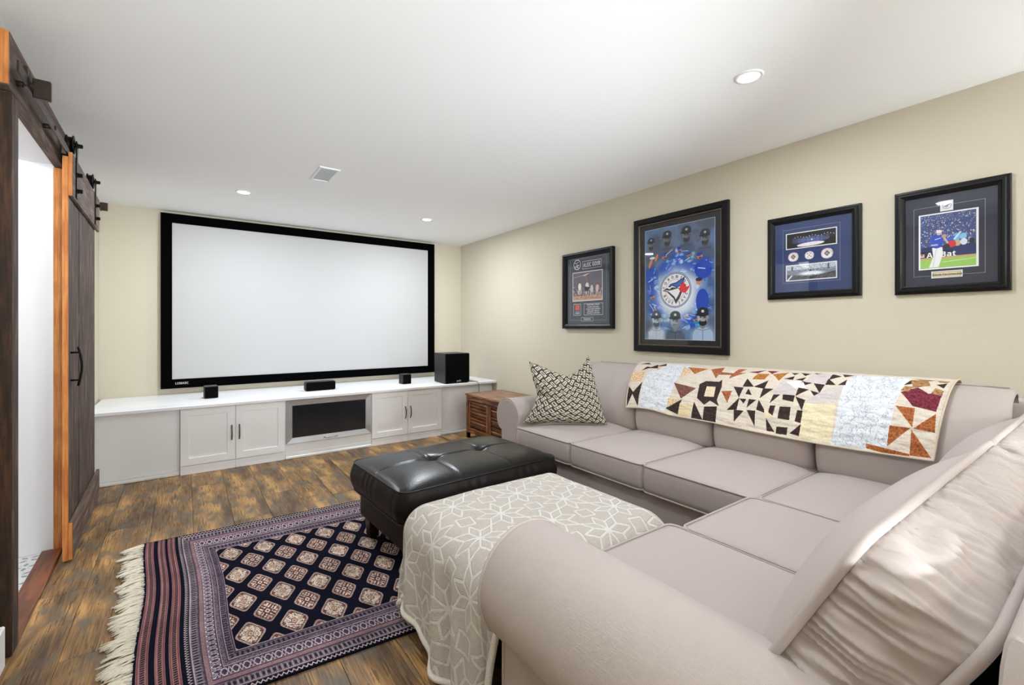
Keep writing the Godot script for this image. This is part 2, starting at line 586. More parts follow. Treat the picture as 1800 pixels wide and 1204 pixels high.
func rug_image() -> Image:
	var w := 1088
	var h := 744
	var k := 500.0
	var out := PackedByteArray()
	out.resize(w * h * 3)
	var wear := noise_img(w, h, 0.01, 91, 3).get_data()
	var navy := Color8(22, 23, 37)
	var cream := Color8(214, 194, 174)
	var rose := Color8(150, 102, 104)
	var pale := Color8(190, 174, 178)
	var purple := Color8(106, 95, 106)
	var dusk := Color8(70, 58, 76)
	var wine := Color8(92, 44, 44)
	var grey := Color8(122, 116, 112)
	var rust := Color8(190, 116, 92)
	for y in h:
		for x in w:
			var mx := x / k
			var mz := y / k
			var ex := minf(mx, w / k - mx)
			var ez := minf(mz, h / k - mz)
			var r1 := hash01(x, y, 1)
			var r2 := hash01(x / 2, y / 2, 2)
			var c := navy
			var far := mz < 0.7
			var zin := 0.305 if far else 0.235
			if ex > 0.305 and ez > zin:
				var p := (mx - 0.363) / 0.0775
				var q := (mz - 0.395) / 0.13
				var s := (p + q) / 2
				var t := (p - q) / 2
				var si := roundf(s)
				var ti := roundf(t)
				var fs := absf(s - si)
				var ft := absf(t - ti)
				var m := pow(pow(fs, 6) + pow(ft, 6), 1.0 / 6)
				var odd := (int(si) + int(ti)) & 1
				if m < 0.375:
					if m > 0.345:
						c = rose.lerp(cream, 0.3 + 0.5 * r2)
					elif m > 0.315:
						c = cream if (int((fs + ft * 1.7) * 60) & 1) == 0 else wine.lerp(grey, r2)
					elif m > 0.295:
						c = wine.lerp(navy, 0.4)
					else:
						c = cream.lerp(Color8(232, 216, 200), r1)
						if r2 > 0.7:
							c = grey if r1 > 0.45 else wine
						if odd == 1:
							var inner := maxf(fs, ft)
							if absf(inner - 0.1) < 0.022 or (minf(fs, ft) < 0.028 and inner > 0.1) or (absf(minf(fs, ft) - 0.11) < 0.016 and inner > 0.13):
								c = wine.lerp(dusk, r2 * 0.5)
							elif inner < 0.08:
								c = cream if inner > 0.03 else wine
							elif fs > 0.2 and ft > 0.2:
								c = wine.lerp(rust, r2)
						else:
							var d := Vector2(fs, ft).length()
							if d < 0.045:
								c = rust
							elif d < 0.075:
								c = cream
							elif d < 0.1:
								c = wine.lerp(grey, r2)
							elif fs > 0.19 and ft > 0.19:
								c = grey.lerp(wine, r2)
							elif absf(fs - ft) < 0.02:
								c = rust.lerp(cream, 0.4)
			elif ex < 0.152:
				# pink flat-woven end stripes
				var band := -1.0
				for e in [[0.0106, 0.046], [0.062, 0.093], [0.104, 0.137]]:
					if ex > e[0] and ex < e[1]:
						band = (ex - e[0]) / (e[1] - e[0])
				if band >= 0:
					c = rose.lerp(rust, 0.25).lerp(pale, 0.25 * r2 + 0.1)
					var dash := fposmod(mz / 0.0135 + band * 0.5, 1.0)
					if band > 0.33 and band < 0.68 and dash < 0.5:
						c = Color8(48, 26, 30)
					elif band > 0.3 and band < 0.72:
						c = Color8(128, 90, 96).lerp(grey, r2 * 0.6)
					elif absf(band - 0.14) < 0.05 or absf(band - 0.86) < 0.05:
						c = rose.lerp(wine, 0.5)
				if ez < 0.006:
					c = navy
			else:
				# border bands round the field: e runs 0 (outer) to 1 (field)
				var d0 := (ex - 0.152) / 0.153
				var d1 := (ez - 0.008) / (zin - 0.008)
				var e := minf(d0, d1)
				var along := mz if d0 < d1 else mx
				var wide := 0.153 if d0 < d1 else zin
				if e < 0:
					c = navy
				elif e < 0.085:
					var zig := absf(fposmod(along / 0.016, 1.0) * 2 - 1)
					c = pale.lerp(cream, 0.4) if absf(e / 0.085 - zig * 0.75) < 0.24 else navy
				else:
					c = purple.lerp(pale, 0.35 * r1)
					if r2 > 0.6:
						c = dusk.lerp(rose, r1 * 0.5)
					for ln in [0.1, 0.32, 0.43, 0.66, 0.79, 0.97]:
						if absf(e - ln) < 0.012:
							c = dusk
						elif absf(e - ln - 0.022) < 0.01:
							c = pale
					if e > 0.14 and e < 0.28:
						var dsh := fposmod(along / 0.017, 1.0)
						if dsh < 0.42 and absf(e - 0.21) < 0.045:
							c = Color8(46, 44, 58)
						elif dsh > 0.55 and dsh < 0.85:
							c = grey.lerp(pale, 0.4)
					elif e > 0.33 and e < 0.42:
						c = rose.lerp(pale, r2 * 0.6).lerp(purple, 0.25)
					elif e > 0.45 and e < 0.65:
						var ph := along / 0.034
						var yy := (e - 0.55) / 0.1
						var l1 := absf(sin(ph * PI)) * 2 - 1
						if absf(yy - l1) < 0.24 or absf(yy + l1) < 0.24:
							c = Color8(206, 190, 198)
						elif fposmod(ph, 0.5) < 0.2 and absf(yy) < 0.25:
							c = wine.lerp(dusk, 0.5)
						else:
							c = purple.lerp(dusk, 0.5 + 0.4 * r2)
					elif e > 0.68 and e < 0.96 and absf(e - 0.88) < 0.05:
						if fposmod(along / 0.017 + 0.3, 1.0) < 0.45:
							c = Color8(44, 42, 58)
				if wide < 0.0:
					c = navy
			var v := 0.86 + 0.18 * wear[y * w + x] / 255.0 + (r1 - 0.5) * 0.12
			var o := (y * w + x) * 3
			out[o] = int(clampf(c.r * v, 0, 1) * 255)
			out[o + 1] = int(clampf(c.g * v, 0, 1) * 255)
			out[o + 2] = int(clampf(c.b * v, 0, 1) * 255)
	return Image.create_from_data(w, h, false, Image.FORMAT_RGB8, out)


func blanket_material() -> StandardMaterial3D:
	var n := 512
	var cv := Canvas.new(n, n, Color.BLACK)
	var ln := func(a: Vector2, b: Vector2):
		for i in [-1, 0, 1]:
			for j in [-1, 0, 1]:
				cv.line((a + Vector2(i, j)) * n, (b + Vector2(i, j)) * n, 23.0, Color.WHITE)
				cv.ell((a.x + i) * n, (a.y + j) * n, 11.5, 11.5, Color.WHITE)
	var c := Vector2(0.5, 0.5)
	var tip := 0.5
	var ray := tip / 1.848
	for k in 8:
		var e := c + Vector2.from_angle(PI / 8 + k * PI / 4) * ray
		ln.call(c, e)
		for s in [0, 1]:
			ln.call(e, c + Vector2.from_angle((k + s) * PI / 4) * tip)
	for k in 4:
		ln.call(Vector2.from_angle(k * PI / 2) * 0.2, Vector2.from_angle((k + 1) * PI / 2) * 0.2)
	var lines: Image = cv.im.duplicate()
	lines.resize(128, 128, Image.INTERPOLATE_LANCZOS)
	lines.resize(n, n, Image.INTERPOLATE_CUBIC)
	lines.convert(Image.FORMAT_L8)
	var ld := lines.get_data()
	var nz := noise_img(n, n, 0.11, 67, 3).get_data()
	var nz2 := noise_img(n, n, 0.02, 68, 3).get_data()
	var col := PackedByteArray()
	var hgt := PackedByteArray()
	col.resize(n * n * 3)
	hgt.resize(n * n)
	var g := Color8(216, 206, 197)
	var wt := Color8(244, 240, 233)
	for i in n * n:
		var t := smoothstep(0.25, 0.7, ld[i] / 255.0 + (nz[i] / 255.0 - 0.5) * 0.35)
		var q := g.lerp(wt, t)
		var v := 0.95 + (nz[i] / 255.0 - 0.5) * 0.12 + (nz2[i] / 255.0 - 0.5) * 0.05
		col[i * 3] = int(clampf(q.r * v, 0, 1) * 255)
		col[i * 3 + 1] = int(clampf(q.g * v, 0, 1) * 255)
		col[i * 3 + 2] = int(clampf(q.b * v, 0, 1) * 255)
		hgt[i] = int(clampf(0.2 + 0.55 * t + (nz[i] / 255.0 - 0.5) * 0.4, 0, 1) * 255)
	var m := mat(Color.WHITE, 1.0)
	m.metallic_specular = 0.1
	m.albedo_texture = tex(Image.create_from_data(n, n, false, Image.FORMAT_RGB8, col))
	m.heightmap_enabled = true
	m.heightmap_texture = tex(Image.create_from_data(n, n, false, Image.FORMAT_L8, hgt))
	m.heightmap_scale = 0.8
	m.rim_enabled = true
	m.rim = 0.3
	m.rim_tint = 0.5
	return m


func weave_image() -> Image:
	# interlocked strips outlined in black on cream
	var n := 256
	var cv := Canvas.new(n, n, Color8(214, 206, 186))
	var dk := Color8(30, 27, 26)
	var cell := n / 4
	for j in range(-1, 5):
		for i in range(-1, 5):
			var o := Vector2(i * cell, j * cell)
			if (i + j) & 1:
				cv.rect(o.x - 6, o.y + 2, cell + 12, 14, dk)
				cv.rect(o.x - 6, o.y + cell - 13, cell + 12, 14, dk)
				cv.rect(o.x + 10, o.y + 27, cell - 22, 10, dk)
			else:
				cv.rect(o.x + 2, o.y - 6, 14, cell + 12, dk)
				cv.rect(o.x + cell - 13, o.y - 6, 14, cell + 12, dk)
				cv.rect(o.x + 27, o.y + 12, 10, 16, dk)
				cv.rect(o.x + 27, o.y + 38, 10, 14, dk)
	var rng := RandomNumberGenerator.new()
	rng.seed = 5
	cv.speckle(0, 0, n, n, [Color8(120, 110, 98), Color8(236, 230, 214)], 4, 0.4, rng)
	var im: Image = cv.im
	im.resize(n / 2, n / 2, Image.INTERPOLATE_LANCZOS)
	im.resize(n, n, Image.INTERPOLATE_CUBIC)
	return im


func quilt_relief(cell: Image) -> Image:
	var im: Image = cell.duplicate()
	im.resize(1024, 256, Image.INTERPOLATE_CUBIC)
	return im


func quilt_image() -> Image:
	var cv := Canvas.new(1400, 420, Color8(214, 201, 186))
	var rng := RandomNumberGenerator.new()
	rng.seed = 17
	# blush
	for p in [
		[Vector2(-75, 60), Vector2(213, 41), Vector2(95, 401), Vector2(-17, 419)],
	]:
		cv.poly(PackedVector2Array(p), Color8(216, 202, 188))
	# white panel
	for p in [
		[Vector2(199, 63), Vector2(352, 62), Vector2(327, 130), Vector2(305, 213), Vector2(283, 351), Vector2(270, 374), Vector2(91, 387), Vector2(101, 270), Vector2(109, 168)],
		[Vector2(1107, 62), Vector2(1278, 59), Vector2(1267, 141), Vector2(1262, 208), Vector2(1265, 355), Vector2(1263, 374), Vector2(1077, 384), Vector2(1086, 323), Vector2(1082, 157), Vector2(1089, 108)],
	]:
		cv.poly(PackedVector2Array(p), Color8(218, 220, 225))
		# faint line drawing printed on the white panels
		var lo := Vector2(1e9, 1e9)
		var hi := -lo
		for q in p:
			lo = lo.min(q)
			hi = hi.max(q)
		for k in 260:
			var o := Vector2(rng.randf_range(lo.x + 14, hi.x - 14), rng.randf_range(lo.y + 10, hi.y - 10))
			var a := rng.randf() * TAU
			for n in 5:
				var o2 := o + Vector2.from_angle(a) * 5
				if Geometry2D.is_point_in_polygon(o, PackedVector2Array(p)) and Geometry2D.is_point_in_polygon(o2, PackedVector2Array(p)):
					cv.line(o, o2, 1.6, Color8(170, 176, 188))
				o = o2
				a += rng.randf_range(-0.9, 0.9)
	# tan
	for p in [
		[Vector2(-9, 178), Vector2(90, 155), Vector2(82, 229), Vector2(1, 237)],
		[Vector2(130, 116), Vector2(193, 91), Vector2(165, 142)],
		[Vector2(317, 91), Vector2(379, 133), Vector2(327, 177)],
		[Vector2(286, 303), Vector2(359, 300), Vector2(290, 350)],
	]:
		cv.poly(PackedVector2Array(p), Color8(218, 186, 146))
	# dark
	for p in [
		[Vector2(24, 89), Vector2(64, 63), Vector2(93, 85)],
		[Vector2(97, 126), Vector2(143, 85), Vector2(160, 124)],
		[Vector2(142, 108), Vector2(193, 66), Vector2(200, 93)],
		[Vector2(57, 150), Vector2(78, 112), Vector2(120, 117)],
		[Vector2(-17, 246), Vector2(45, 299), Vector2(-1, 386)],
		[Vector2(93, 230), Vector2(37, 304), Vector2(88, 373)],
		[Vector2(278, 356), Vector2(371, 298), Vector2(359, 373)],
		[Vector2(439, 379), Vector2(443, 301), Vector2(513, 388)],
		[Vector2(504, 318), Vector2(572, 308), Vector2(575, 384), Vector2(505, 389)],
		[Vector2(685, 150), Vector2(728, 193), Vector2(677, 199)],
		[Vector2(634, 203), Vector2(683, 203), Vector2(673, 254)],
		[Vector2(783, 150), Vector2(778, 198), Vector2(728, 193)],
		[Vector2(772, 195), Vector2(817, 194), Vector2(768, 245)],
		[Vector2(624, 318), Vector2(675, 253), Vector2(673, 308)],
		[Vector2(659, 310), Vector2(707, 309), Vector2(666, 361)],
		[Vector2(720, 303), Vector2(761, 301), Vector2(766, 363)],
		[Vector2(766, 252), Vector2(812, 306), Vector2(764, 296)],
		[Vector2(700, 234), Vector2(707, 205), Vector2(730, 235)],
		[Vector2(676, 257), Vector2(709, 256), Vector2(700, 278)],
		[Vector2(721, 254), Vector2(755, 254), Vector2(718, 294)],
		[Vector2(860, 83), Vector2(893, 80), Vector2(880, 101)],
		[Vector2(844, 132), Vector2(883, 109), Vector2(883, 133)],
		[Vector2(897, 75), Vector2(940, 83), Vector2(924, 104)],
		[Vector2(893, 132), Vector2(931, 112), Vector2(923, 136)],
		[Vector2(1021, 75), Vector2(1059, 91), Vector2(1021, 122)],
		[Vector2(1017, 114), Vector2(1054, 149), Vector2(1015, 151)],
		[Vector2(1061, 148), Vector2(1083, 111), Vector2(1086, 145)],
		[Vector2(1055, 69), Vector2(1099, 73), Vector2(1070, 95)],
		[Vector2(923, 138), Vector2(965, 146), Vector2(922, 172)],
		[Vector2(970, 147), Vector2(1015, 151), Vector2(1005, 195)],
		[Vector2(918, 176), Vector2(962, 182), Vector2(916, 217)],
		[Vector2(968, 186), Vector2(1011, 196), Vector2(1001, 226)],
		[Vector2(948, 70), Vector2(982, 74), Vector2(961, 82)],
		[Vector2(862, 269), Vector2(907, 265), Vector2(910, 317), Vector2(862, 317)],
		[Vector2(863, 215), Vector2(913, 215), Vector2(913, 243), Vector2(866, 238)],
		[Vector2(820, 270), Vector2(843, 267), Vector2(840, 312), Vector2(818, 312)],
		[Vector2(935, 274), Vector2(958, 274), Vector2(957, 322), Vector2(933, 318)],
		[Vector2(862, 348), Vector2(908, 345), Vector2(908, 373), Vector2(862, 374)],
		[Vector2(824, 218), Vector2(853, 216), Vector2(816, 261)],
		[Vector2(916, 219), Vector2(958, 230), Vector2(953, 274)],
		[Vector2(812, 322), Vector2(856, 370), Vector2(822, 371)],
		[Vector2(919, 365), Vector2(959, 324), Vector2(957, 369)],
		[Vector2(452, 207), Vector2(482, 186), Vector2(553, 184), Vector2(565, 170), Vector2(575, 210), Vector2(565, 280), Vector2(582, 306), Vector2(529, 286), Vector2(502, 309), Vector2(455, 281)],
		[Vector2(1268, 118), Vector2(1280, 84), Vector2(1297, 103)],
		[Vector2(1357, 102), Vector2(1384, 87), Vector2(1381, 121)],
		[Vector2(1283, 70), Vector2(1350, 68), Vector2(1332, 77)],
	]:
		cv.poly(PackedVector2Array(p), Color8(50, 32, 30))
	# cream
	for p in [
		[Vector2(495, 215), Vector2(544, 214), Vector2(546, 266), Vector2(492, 268)],
	]:
		cv.poly(PackedVector2Array(p), Color8(228, 212, 184))
	# pale yellow
	for p in [
		[Vector2(956, 245), Vector2(1072, 232), Vector2(1079, 374), Vector2(960, 374)],
		[Vector2(806, 323), Vector2(851, 315), Vector2(799, 290)],
	]:
		cv.poly(PackedVector2Array(p), Color8(226, 214, 180))
	# mauve
	for p in [
		[Vector2(822, 220), Vector2(839, 141), Vector2(919, 139), Vector2(903, 212)],
		[Vector2(936, 143), Vector2(950, 84), Vector2(1022, 78), Vector2(1012, 147)],
		[Vector2(1032, 168), Vector2(1083, 147), Vector2(1076, 232), Vector2(961, 234)],
	]:
		cv.poly(PackedVector2Array(p), Color8(203, 192, 192))
	# ivory
	for p in [
		[Vector2(857, 146), Vector2(920, 136), Vector2(909, 183)],
		[Vector2(895, 174), Vector2(928, 143), Vector2(950, 178)],
	]:
		cv.poly(PackedVector2Array(p), Color8(236, 232, 228))
	# orange
	for p in [
		[Vector2(340, 93), Vector2(463, 96), Vector2(402, 147)],
	]:
		cv.poly(PackedVector2Array(p), Color8(172, 104, 54))
	# russet
	for p in [
		[Vector2(478, 100), Vector2(541, 68), Vector2(544, 118), Vector2(605, 121), Vector2(616, 72), Vector2(654, 68), Vector2(635, 113), Vector2(666, 108), Vector2(596, 160), Vector2(598, 134), Vector2(535, 140), Vector2(529, 166)],
		[Vector2(578, 232), Vector2(632, 226), Vector2(621, 285)],
	]:
		cv.poly(PackedVector2Array(p), Color8(160, 90, 56))
	# plum
	for p in [
		[Vector2(298, 212), Vector2(439, 231), Vector2(364, 295)],
	]:
		cv.poly(PackedVector2Array(p), Color8(116, 72, 64))
	# maroon
	for p in [
		[Vector2(671, 101), Vector2(747, 68), Vector2(719, 104)],
		[Vector2(751, 75), Vector2(801, 71), Vector2(784, 104)],
		[Vector2(1267, 154), Vector2(1311, 125), Vector2(1346, 153), Vector2(1384, 146), Vector2(1382, 225), Vector2(1314, 211)],
	]:
		cv.poly(PackedVector2Array(p), Color8(112, 34, 52))
	# gold
	for p in [
		[Vector2(707, 151), Vector2(720, 107), Vector2(773, 103), Vector2(764, 146)],
		[Vector2(787, 106), Vector2(852, 78), Vector2(827, 145)],
	]:
		cv.poly(PackedVector2Array(p), Color8(168, 108, 44))
	# bronze
	for p in [
		[Vector2(1279, 81), Vector2(1325, 69), Vector2(1343, 110), Vector2(1298, 130)],
		[Vector2(1264, 147), Vector2(1273, 122), Vector2(1298, 124), Vector2(1288, 150)],
		[Vector2(1353, 152), Vector2(1359, 121), Vector2(1385, 135), Vector2(1381, 158)],
		[Vector2(1350, 67), Vector2(1387, 68), Vector2(1383, 85), Vector2(1360, 83)],
	]:
		cv.poly(PackedVector2Array(p), Color8(158, 116, 76))
	# rust
	for p in [
		[Vector2(1264, 215), Vector2(1322, 218), Vector2(1327, 287)],
		[Vector2(1383, 232), Vector2(1391, 296), Vector2(1330, 291)],
		[Vector2(1260, 288), Vector2(1323, 290), Vector2(1263, 358)],
		[Vector2(1326, 295), Vector2(1393, 375), Vector2(1333, 376)],
		[Vector2(1196, 357), Vector2(1332, 372), Vector2(1334, 389), Vector2(1199, 373)],
	]:
		cv.poly(PackedVector2Array(p), Color8(156, 88, 44))
	# ivory print
	for p in [
		[Vector2(363, 317), Vector2(441, 315), Vector2(428, 381), Vector2(359, 373)],
	]:
		cv.poly(PackedVector2Array(p), Color8(220, 200, 160))
	# the small print of the cotton
	var im: Image = cv.im
	var pr := noise_img(1400, 420, 0.09, 18, 2).get_data()
	var big := noise_img(1400, 420, 0.02, 19, 2, FastNoiseLite.TYPE_CELLULAR).get_data()
	var d := im.get_data()
	for i in 1400 * 420:
		var lum := (d[i * 3] + d[i * 3 + 1] + d[i * 3 + 2]) / 3.0
		var n := pr[i] / 255.0 - 0.5
		var a := n * (0.1 if lum > 190 else 0.55) + (big[i] / 255.0 - 0.5) * 0.05
		for k in 3:
			d[i * 3 + k] = int(clampf(d[i * 3 + k] * (1.0 + a) + (18.0 * n if lum < 120 else 0.0), 0, 255))
	return Image.create_from_data(1400, 420, false, Image.FORMAT_RGB8, d)



func tile_image() -> Image:
	var cv := Canvas.new(256, 256, Color8(232, 233, 235))
	var g1 := Color8(150, 154, 160)
	var g2 := Color8(196, 199, 204)
	for q in 4:
		var o := Vector2((q & 1) * 128, (q >> 1) * 128)
		for k in 4:
			var a := k * PI / 2 + (PI / 4 if q == 1 or q == 2 else 0.0)
			var c := o + Vector2(64, 64)
			cv.poly([c + Vector2.from_angle(a) * 10, c + Vector2.from_angle(a + 0.35) * 40, c + Vector2.from_angle(a) * 60, c + Vector2.from_angle(a - 0.35) * 40], g1)
			cv.poly([c + Vector2.from_angle(a + 0.78) * 14, c + Vector2.from_angle(a + 1.05) * 44, c + Vector2.from_angle(a + 0.9) * 58], g2)
	return cv.im


# ------------------------------------------------------------------ soft furnishing
func round_rect(u: float, v: float, w: float, d: float, r: float) -> Vector2:
	var x := u * w / 2
	var z := v * d / 2
	var ax := absf(x) - (w / 2 - r)
	var az := absf(z) - (d / 2 - r)
	if ax > 0 and az > 0:
		var k := maxf(ax, az) / Vector2(ax, az).length()
		x = signf(x) * (w / 2 - r + ax * k)
		z = signf(z) * (d / 2 - r + az * k)
	return Vector2(x, z)


# a boxed cushion: domed top panel, side band, flat underside; the welts are sub-parts
func cushion(parent: Node3D, called: String, w: float, d: float, t: float, top: Callable, under: float, r: float, side: float, wrinkle: Variant, xf: Transform3D, m: Material, welt: float, n := 24, m_band: Material = null) -> MeshInstance3D:
	var b := MB.new()
	b.smooth(true)
	for e in 2:
		var pts := PackedVector3Array()
		var uvs := PackedVector2Array()
		for j in n + 1:
			for i in n + 1:
				var u := 2.0 * i / n - 1
				var v := 2.0 * j / n - 1
				var q := round_rect(u, v, w, d, r)
				var y: float = top.call(u, v, q.x, q.y) if e == 0 else -t - under * (1 - pow(u, 4)) * (1 - pow(v, 4))
				pts.append(Vector3(q.x, y, q.y))
				uvs.append(q)
		b.grid(pts, uvs, n, n, e == 0)
	var loop := PackedVector2Array()
	for k in n:
		loop.append(round_rect(2.0 * k / n - 1, -1, w, d, r))
	for k in n:
		loop.append(round_rect(1, 2.0 * k / n - 1, w, d, r))
	for k in n:
		loop.append(round_rect(1 - 2.0 * k / n, 1, w, d, r))
	for k in n:
		loop.append(round_rect(-1, 1 - 2.0 * k / n, w, d, r))
	var fine := PackedVector2Array()        # finer along the rim for gathers
	for k in loop.size():
		fine.append(loop[k])
		if wrinkle != null:
			for s in 7:
				fine.append(loop[k].lerp(loop[(k + 1) % loop.size()], (s + 1) / 8.0))
	var bb := b
	if m_band:
		bb = MB.new()
		bb.smooth(true)
	var ln := fine.size()
	var lv := 14 if wrinkle != null else 5
	var pts := PackedVector3Array()
	var uvs := PackedVector2Array()
	for l in lv + 1:
		var tt := float(l) / lv
		var run := 0.0
		for k in ln + 1:
			var p := fine[k % ln]
			var dir := (fine[(k + 1) % ln] - fine[(k + ln - 1) % ln]).normalized()
			var out := Vector2(dir.y, -dir.x)
			if k > 0:
				run += fine[k % ln].distance_to(fine[k - 1])
			var o := side * sin(PI * tt)
			if wrinkle != null:
				o += wrinkle.call(run, tt) * smoothstep(0.0, 0.1, tt) * smoothstep(1.0, 0.9, tt)
			pts.append(Vector3(p.x + out.x * o, -t * tt, p.y + out.y * o))
			uvs.append(Vector2(run, t * tt))
	bb.grid(pts, uvs, ln, lv)
	var o := part(parent, called, b, m, xf)
	if m_band:
		part(o, "side_band", bb, m_band)
	if welt > 0:
		for e in 2:
			var path := PackedVector3Array()
			for k in loop.size():
				var dir := (loop[(k + 1) % loop.size()] - loop[(k + loop.size() - 1) % loop.size()]).normalized()
				path.append(Vector3(loop[k].x + dir.y * welt * 0.55, -t * e + welt * (0.25 if e == 0 else -0.25), loop[k].y - dir.x * welt * 0.55))
			var tb := MB.new()
			tb.tube(path, welt, 6, true)
			part(o, "piping", tb, m)
	return o


func smooth_loop(p: Array, sub: int, closed := true) -> PackedVector2Array:
	var out := PackedVector2Array()
	var n := p.size()
	for i in (n if closed else n - 1):
		var a: Vector2 = p[(i + n - 1) % n] if closed else p[maxi(i - 1, 0)]
		var b: Vector2 = p[i]
		var c: Vector2 = p[(i + 1) % n]
		var d: Vector2 = p[(i + 2) % n] if closed else p[mini(i + 2, n - 1)]
		for s in sub:
			out.append(b.cubic_interpolate(c, a, d, float(s) / sub))
	if not closed:
		out.append(p[n - 1])
	return out


func back_rise(y: float, z: float) -> float:
	return 0.03 * clampf((y - 0.46) / 0.45, 0, 1) * clampf((z + 2.7) / 2.3, 0, 1)


# scroll arm outline: v up, u outwards from the seat; base width, scroll centre and radius
func arm_outline(inner: float, outer: float, cu: float, cv: float, r: float) -> PackedVector2Array:
	var p := PackedVector2Array()
	p.append(Vector2(inner, 0.035))
	p.append(Vector2(outer, 0.035))
	p.append(Vector2(outer, 0.2))
	p.append(Vector2(outer, cv - r * 0.75))
	for k in 22:
		var a := deg_to_rad(-38 + k * 10.0)
		p.append(Vector2(cu + cos(a) * r, cv + sin(a) * r))
	p.append(Vector2(inner, cv - 0.01))
	p.append(Vector2(inner, 0.3))
	return p


func make_ottoman(label: String, xf: Transform3D, long := 0.99) -> Node3D:
	var t := thing("ottoman", label, "ottoman", xf, "")
	var dome := func(u: float, v: float, x: float, z: float) -> float:
		var y := 0.04 * pow(maxf(0, 1 - pow(u, 6)), 0.7) * pow(maxf(0, 1 - pow(v, 4)), 0.7)
		var edge := (1 - pow(u, 8)) * (1 - pow(v, 8))
		y -= 0.007 * exp(-pow(z / 0.009, 2)) * edge
		for s in [-long / 6, long / 6]:
			y -= 0.006 * exp(-pow((x - s) / 0.008, 2)) * edge
			y -= 0.026 * exp(-(pow(x - s, 2) + pow(z, 2)) / 0.0022)
		return y
	var crease := func(s: float, t_: float) -> float:
		return 0.0012 * sin(s * 70 + 3 * sin(s * 17)) * (1 - t_)
	cushion(t, "tufted_top", long, 0.672, 0.15, dome, 0.0, 0.05, 0.022, crease, at(0, 0.422, 0), M.leather, 0.0035, 84, M.leather_side)
	for s in [-long / 6, long / 6]:
		var bt := MB.new()
		bt.lathe([Vector2(0.0, 0.006), Vector2(0.008, 0.0045), Vector2(0.012, 0.0), Vector2(0.011, -0.004)], 14)
		part(t, "button", bt, M.leather, at(s, 0.423, 0))
	var base := MB.new()
	var out := PackedVector2Array()
	for k in 4:
		for s in 7:
			var a := deg_to_rad(k * 90 + s * 15.0)
			out.append(Vector2([1, -1, -1, 1][k] * (long / 2 - 0.065) + cos(a) * 0.035, [1, 1, -1, -1][k] * 0.272 + sin(a) * 0.035))
	base.extrude(out, Vector3(1, 0, 0), Vector3(0, 0, -1), Vector3.UP, 0.125, 0.29, 0.008)
	part(t, "base", base, M.leather_side)
	for sx in [-1, 1]:
		for sz in [-1, 1]:
			var lg := MB.new()
			lg.smooth(false)
			var q := []
			for e in [[0.13, 0.034], [0.0, 0.025]]:
				for k in [[-1, -1], [1, -1], [1, 1], [-1, 1]]:
					q.append(Vector3(sx * (long / 2 - 0.09) + k[0] * e[1], e[0], sz * 0.248 + k[1] * e[1]))
			for k in 4:
				lg.quad(q[k], q[(k + 1) % 4], q[4 + (k + 1) % 4], q[4 + k])
			lg.quad(q[4], q[5], q[6], q[7])
			lg.quad(q[3], q[2], q[1], q[0])
			part(t, "leg", lg, M.leg_wood)
	return t


